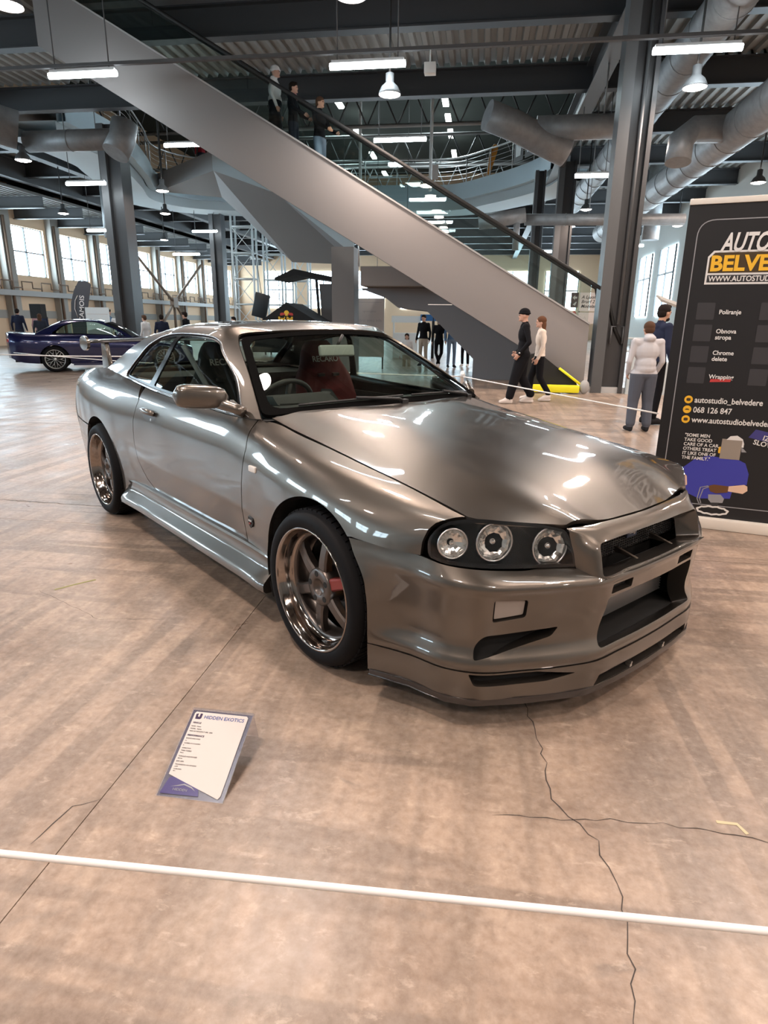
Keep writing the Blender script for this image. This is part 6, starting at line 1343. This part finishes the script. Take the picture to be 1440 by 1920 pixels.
def person(name,label,loc,face,H=1.75,pose=None,top='cloth_dark',bottom='cloth_dark',shoe='shoe_dark',hair='hair_dark',skin='skin',voxel=.014,wide=1.,trouser=1.,belly=0.,hairstyle='short',coat=None,fingers=True,group=None,head_turn=0.,extras=()):
    """standing figure facing local +Y; face = heading of +Y in the hall (radians)"""
    J=dict(pelvis=(0,0,.93),waist=(0,0,1.08),chest=(0,.0,1.27),neck=(0,-.005,1.475),head=(0,.03,1.608),
        shL=(-.17,-.01,1.415),shR=(.17,-.01,1.415),elL=(-.235,-.03,1.13),elR=(.235,-.03,1.13),wrL=(-.25,.06,.89),wrR=(.25,.06,.89),
        hiL=(-.09,0,.91),hiR=(.09,0,.91),knL=(-.10,.02,.50),knR=(.10,.02,.50),anL=(-.105,-.02,.085),anR=(.105,-.02,.085))
    J.update(pose or {}); J={k:Vector(v) for k,v in J.items()}
    for k in ('sh','el','wr'): 
        for s in 'LR': J[k+s].x*=wide
    m_=MB(); lab=[]
    def cap(a,b,r0,r1,tag_,n=5):
        a=Vector(a);b=Vector(b); ax=(b-a); L=ax.length
        m_.tube([a,b],[r0,r1],10); m_.sphere(a,r0,10,7); m_.sphere(b,r1,10,7); lab.append((a,b,r0,r1,tag_))
    def ell(c,r,tag_): m_.sphere(c,r,14,10); lab.append((Vector(c),Vector(c),sum(r)/3,sum(r)/3,tag_))
    P=J['pelvis'];W_=J['waist'];Ch=J['chest']
    ell(P,(.158*wide,.112+belly*.4,.125),'B'); ell(W_,(.142*wide,.102+belly,.15),'T'); ell(Ch,(.165*wide,.115+belly*.5,.19),'T'); ell((P+W_)/2,(.15*wide,.106+belly,.11),'T')
    cap((J['shL']+Ch)/2+Vector((0,0,.05)),J['shL'],.075,.062,'T'); cap((J['shR']+Ch)/2+Vector((0,0,.05)),J['shR'],.075,.062,'T')
    cap(J['neck']-Vector((0,0,.07)),J['neck']-Vector((0,0,.01)),.095,.064,'T'); cap(J['neck'],J['head']-Vector((0,.02,.06)),.054,.052,'H')
    for s_ in 'LR': cap(J['neck']-Vector((0,0,.05)),J['sh'+s_]-Vector((0,0,.005)),.058,.052,'T')
    hd=J['head']; Rh=Matrix.Rotation(head_turn,3,'Z'); hv=lambda x,y,z: hd+Rh@Vector((x,y,z))
    m_.sphere(hd+Vector((0,0,.02)),(.076,.092,.095),16,12); m_.sphere(hv(0,.022,-.045),(.058,.062,.062),14,10); lab.append((hd,hd,.09,.09,'H'))
    m_.sphere(hv(0,.088,-.018),(.012,.020,.022),8,6); m_.sphere(hv(0,.075,-.085),(.028,.024,.02),8,6)
    for s in (-1,1): m_.sphere(hv(s*.076,-.005,-.012),(.010,.018,.028),8,6); m_.sphere(hv(s*.03,.078,.018),(.022,.012,.008),8,6)
    for s in 'LR':
        cap(J['sh'+s],J['el'+s],.056,.045,'T'); cap(J['el'+s],J['wr'+s],.046,.036,'T')
        d=(J['wr'+s]-J['el'+s]).normalized(); w=J['wr'+s]; cap(w,w+d*.03,.028,.028,'K'); pc=w+d*.07; 
        sx=-1 if s=='L' else 1; inn=Vector((-sx,.15,0)); inn=(inn-d*inn.dot(d)).normalized(); fw=d.cross(inn).normalized(); fw=fw if fw.y>0 else -fw
        for k in range(4):
            o=fw*(.026-.0175*k); kn=w+d*.085+o; L=(.068,.078,.072,.055)[k]
            cap(w+d*.03+o*.7,kn,.014,.012,'K'); 
            mid=kn+(d*.85+inn*.35)*L*.5; tip=mid+(d*.55+inn*.75)*L*.5; cap(kn,mid,.0105,.0098,'K'); cap(mid,tip,.0098,.0085,'K')
        t0=w+d*.035+fw*.026; t1=t0+(d*.5+fw*.6+inn*.35)*.045; cap(t0,t1,.014,.012,'K'); cap(t1,t1+(d*.8+inn*.3)*.03,.012,.010,'K')
        cap(J['hi'+s],J['kn'+s],.086*trouser,.062*trouser,'B'); cap(J['kn'+s],J['an'+s]+Vector((0,0,.05)),.060*trouser,.048*trouser*1.08,'B')
        an=J['an'+s]; 
        ft=Vector((sx*.02,.17,-(an.z-.035) if an.z<.2 else -.06)); cap(an-Vector((0,.02,.03)),an+ft*.45-Vector((0,0,.0)),.045,.042,'F'); cap(an+ft*.45+Vector((0,0,-.01)),an+ft+Vector((0,0,.003)),.043,.034,'F'); cap(an-Vector((0,.035,an.z-.035 if an.z<.2 else .05)),an+ft,.034,.034,'F')
    if coat:   # long coat skirt
        for k in range(6):
            z=.95-.09*k; m_.sphere((0,-.01,z),(.165+.012*k,.13+.008*k,.09),14,8)
        lab.append((Vector((0,0,.95)),Vector((0,0,.5)),.19,.19,'C'))
    if hairstyle=='hood':
        m_.sphere((0,-.075,1.475),(.095,.07,.055),12,8); m_.sphere((0,-.03,1.50),(.085,.075,.05),12,8); lab.append((Vector((0,-.07,1.475)),Vector((0,-.07,1.475)),.075,.075,'T'))
    # union by voxel remesh
    me=bpy.data.meshes.new(name); me.from_pydata(m_.V,[],m_.F); o=bpy.data.objects.new(name,me); C.objects.link(o)
    md=o.modifiers.new('r','REMESH'); md.mode='VOXEL'; md.voxel_size=voxel; md.adaptivity=0
    ms=o.modifiers.new('s','SMOOTH'); ms.factor=.5; ms.iterations=3
    dg=bpy.context.evaluated_depsgraph_get(); nm=bpy.data.meshes.new_from_object(o.evaluated_get(dg)); bpy.data.objects.remove(o); bpy.data.meshes.remove(me); nm.name=name
    n=len(nm.polygons); cen=np.empty(n*3); nm.polygons.foreach_get('center',cen); cen=cen.reshape(-1,3)
    best=np.full(n,1e9); idx=np.zeros(n,int); tags=['H','T','B','K','F','C']; 
    for a,b,r0,r1,tg in lab:
        a=np.array(a);b=np.array(b); e=b-a; L=max(e@e,1e-9); t=np.clip(((cen-a)@e)/L,0,1); d=np.linalg.norm(cen-a-t[:,None]*e,axis=1)-(r0+(r1-r0)*t)
        q=d<best; best[q]=d[q]; idx[q]=tags.index(tg)
    z=cen[:,2]; tor=(np.abs(cen[:,0])<.2*wide)
    idx[(idx==1)&(z<.90)&(np.abs(cen[:,0])<.17*wide)]=2; idx[(idx==2)&(z>.93)]=1
    if coat: idx[(idx==2)&(z>.50)]=5
    mats=[M[skin],M[top],M[bottom],M[skin],M[shoe],M[coat] if coat else M[top]]
    nm.materials.clear()
    for q in mats: nm.materials.append(q)
    nm.polygons.foreach_set('material_index',idx.astype(np.int32)); nm.polygons.foreach_set('use_smooth',[True]*n); nm.update()
    o=bpy.data.objects.new(name,nm); C.objects.link(o); k=H/1.735; o.scale=(k,k,k); o.location=loc; o.rotation_euler=(0,0,face)
    tag(o,label,'person',group)
    # hair, eyes, mouth
    m_=MB()
    if hairstyle in('short','hood','crop'):
        for (a,b,c3,r) in ((0,-.012,.042,(.084,.098,.086)),(0,-.04,.0,(.078,.070,.075))): m_.sphere(hv(a,b,c3),r,16,10)
        if hairstyle=='short': m_.sphere(hv(0,.055,.085),(.05,.04,.03),10,8)
    elif hairstyle=='long':
        m_.sphere(hv(0,-.014,.035),(.088,.10,.09),16,10); m_.sphere(hv(0,-.06,-.06),(.085,.055,.12),14,10); m_.sphere(hv(0,-.07,-.17),(.075,.045,.10),14,10)
    elif hairstyle=='beanie':
        m_.sphere(hv(0,-.008,.055),(.088,.102,.082),16,10); m_.tube([hv(.088*math.cos(t),.10*math.sin(t)-.008,.04) for t in np.linspace(0,2*math.pi,19)[:-1]],.014,6,closed=True)
    elif hairstyle=='cap':
        m_.sphere(hv(0,-.008,.05),(.087,.10,.078),16,10); m_.sphere(hv(0,.10,.045),(.06,.07,.012),12,6)
    h=m_.build('hat' if hairstyle in('beanie','cap') else 'hair',M[hair],o)
    if voxel<.02:
        for s in (-1,1): m_=MB(); m_.sphere(hv(s*.03,.083,.006),(.013,.008,.008),8,6); m_.build('eye',M['eye_dark'],o)
        m_=MB(); m_.sphere(hv(0,.082,-.055),(.022,.008,.006),8,6); m_.build('mouth',M['lip'],o)
    for nm_,fn,mt in extras:
        m_=MB(); fn(m_,J,hv); m_.build(nm_,M[mt],o)
    return o
pi=math.pi
walkA=dict(knL=(-.10,.12,.50),anL=(-.105,.20,.10),knR=(.10,.0,.50),anR=(.105,-.20,.13),elL=(-.25,-.08,1.14),wrL=(-.20,.08,.93),elR=(.25,-.10,1.14),wrR=(.17,.10,.95))
# couple walking to the left
person('person','man in a black jacket, black beanie and wide black trousers walking left',(.72,11.45,0),pi/2,1.60,walkA,'cloth_dark','cloth_dark','shoe_white','cloth_dark',voxel=.012,wide=1.2,trouser=1.55,hairstyle='beanie',
    extras=(('sleeve_patch',lambda m_,J,hv:m_.sphere(J['wrL']+Vector((-.03,.0,.02)),(.015,.02,.012),8,6),'cloth_white'),))
person('person','auburn-haired woman in a cream sweater and black trousers walking beside the man in black',(1.05,11.95,0),pi/2,1.49,dict(knL=(-.10,-.02,.50),anL=(-.105,-.22,.13),knR=(.10,.14,.50),anR=(.105,.16,.085)),'cream_knit','cloth_dark','shoe_white','hair_auburn',voxel=.013,wide=1.1,trouser=1.15,hairstyle='long')
# boy from behind and the man behind him
person('person','boy in a light grey hoodie and slate sweatpants seen from behind, next to the banner',(2.10,8.72,0),.12,1.40,dict(elL=(-.215,-.02,1.12),wrL=(-.185,.11,.93),elR=(.215,-.02,1.12),wrR=(.185,.11,.93),anL=(-.13,-.02,.085),anR=(.13,-.02,.085),knL=(-.115,.02,.5),knR=(.115,.02,.5)),'hoodie_gray','sweat_gray','shoe_dark','hair_brown',voxel=.012,wide=1.2,trouser=1.45,belly=.055,hairstyle='hood')
person('person','dark-haired bearded man in a black jacket standing behind the boy in grey',(2.42,9.45,0),-1.15,1.63,None,'cloth_navy','cloth_dark','shoe_dark','hair_dark','skin_tan',voxel=.012,wide=1.08,hairstyle='short',
    extras=(('beard',lambda m_,J,hv:m_.sphere(hv(0,.04,-.085),(.052,.050,.038),12,8),'hair_dark'),('jacket_logo',lambda m_,J,hv:m_.box(J['chest']+Vector((-.06,.118,.06)),(.03,.01,.03)),'cloth_white')))
# three on the escalator
zs=lambda x:1.35+(2.13-x)*.5735-.50
lean=dict(elL=(-.25,.10,1.16),wrL=(-.18,.30,1.06),elR=(.25,.08,1.16),wrR=(.17,.30,1.05))
person('person','person in a white hood and long black coat, highest of the three on the escalator',(-4.52,14.5,zs(-4.52)+.05),-pi/2+.2,1.66,None,'cloth_white','cloth_dark','shoe_dark','cloth_white',voxel=.018,wide=1.35,belly=.05,hairstyle='beanie',coat='cloth_dark')
person('person','person in a pink scarf and dark jacket in the middle on the escalator',(-4.10,14.35,zs(-4.10)),-pi/2,1.60,lean,'cloth_dark','cloth_ink','shoe_dark','hair_dark',voxel=.018,wide=1.25,trouser=1.2,hairstyle='short',extras=(('scarf',lambda m_,J,hv:m_.sphere(J['neck']+Vector((0,.03,-.05)),(.10,.09,.10),12,8),'cloth_pink'),))
person('person','man in a black jacket and blue jeans leaning on the escalator handrail',(-3.52,14.25,zs(-3.52)),-pi/2-.25,1.62,lean,'cloth_dark','denim','shoe_dark','hair_brown','skin_tan',voxel=.018,wide=1.3,trouser=1.25,hairstyle='crop')
# people beyond the stair landing
person('person','man in a black jacket and beige trousers beyond the landing, right of the kiosk',(-1.85,20.9,0),pi*.9,1.60,None,'cloth_dark','cloth_beige','shoe_dark','hair_dark',voxel=.022,trouser=1.15,hairstyle='short')
person('person','woman in black with legs crossed, between the beige-trousered man and the man in jeans',(-1.33,20.6,0),pi,1.52,dict(anL=(.04,-.02,.085),anR=(-.02,-.05,.085)),'cloth_dark','cloth_dark','shoe_white','hair_brown',voxel=.022,hairstyle='long')
person('person','man in a blue sweater and jeans under the escalator edge',(-.92,20.4,0),pi*1.1,1.60,None,'cloth_blue','denim','shoe_dark','hair_dark',voxel=.022,hairstyle='short')
person('person','person in black trousers half hidden by the shaded stair flight',(-.50,20.9,0),pi*.9,1.55,None,'cloth_dark','cloth_dark','shoe_white','hair_dark',voxel=.022,hairstyle='short')
person('person','person in a white top sitting height behind the windscreen pillar',(-2.35,20.6,-.42),pi,1.45,None,'cloth_white','cloth_beige','shoe_dark','hair_dark',voxel=.022,hairstyle='long')
# crowd along the left wall, behind the blue car
crowd=[(-19.6,23.6,1.48,'cloth_ink','hair_dark',2.9,'person in a dark jacket at the far left edge of the crowd'),(-18.5,24,1.72,'cloth_navy','hair_dark',.3,'tall dark-haired man seen from behind at the left of the crowd'),(-17.75,24.2,1.66,'cloth_pink','hair_brown',.2,'person in a dull pink jacket beside the tall dark-haired man'),(-17.2,23.8,1.68,'cloth_navy','hair_brown',-.4,'broad man in navy left of the loudspeaker'),(-15.5,21.2,1.52,'cloth_ink','hair_brown',.5,'long-haired person in front of the loudspeaker'),
    (-16.2,26.6,1.72,'cloth_blue','hair_gray',1.2,'grey-haired man in blue left of the feather flag'),(-16.5,27.2,1.78,'cloth_ink','hair_dark',-.8,'dark-haired man behind the grey-haired man'),(-14.2,24,1.64,'cloth_white','hair_dark',.2,'man in a white top behind the blue car roof'),(-13.7,23.6,1.60,'cloth_ink','hair_brown',-.6,'person in dark clothes right of the man in white'),(-11.2,20.6,1.50,'cloth_white','hair_brown',1.4,'person in a white jacket just right of the left steel column'),
    (-10.45,20.3,1.52,'cloth_navy','hair_dark',.4,'dark-haired man in navy above the silver car roof, left of two'),(-9.75,20.6,1.62,'cloth_dark','hair_dark',1.6,'dark-haired man in black above the silver car roof, right of two'),(-8.3,21.2,1.48,'cloth_dark','hair_dark',2.6,'person in black near the lattice tower foot'),(-20.9,22,1.35,'denim','hair_dark',-1.,'person in jeans at the left photo edge behind the blue car tail')]
for x,y,H,c1,h1,f,lb in crowd: person('person',lb,(x,y,0),f,H,None,c1,'cloth_ink' if c1!='denim' else 'denim','shoe_dark',h1,voxel=.026,wide=1.08,hairstyle='long' if 'long' in lb else 'short')
# visitors on the gallery above
gal=[(-13.9,31.9,2.0,'cloth_red',.5,'visitor in red on the gallery at the upper left'),(-13.3,32.6,2.0,'cloth_dark',1.9,'visitor in black leaning at the gallery corner, left of two'),(-12.8,33.2,1.95,'cloth_dark',2.5,'visitor in black at the gallery corner, right of two'),(-11.3,34.8,1.9,'denim_pale',3.0,'visitor in pale denim on the gallery'),(-10.4,34.8,1.95,'cloth_beige',2.9,'visitor in beige on the gallery beside the one in denim'),(-9.5,34.85,1.9,'cloth_ink',3.2,'visitor in dark clothes on the gallery beside the one in beige')]
for x,y,H,c1,f,lb in gal: person('person',lb,(x,y+.6,8.05),f,H,None,c1,'cloth_ink' if c1!='denim_pale' else 'denim_pale','shoe_dark','hair_dark',voxel=.026,hairstyle='short')
# floor debris
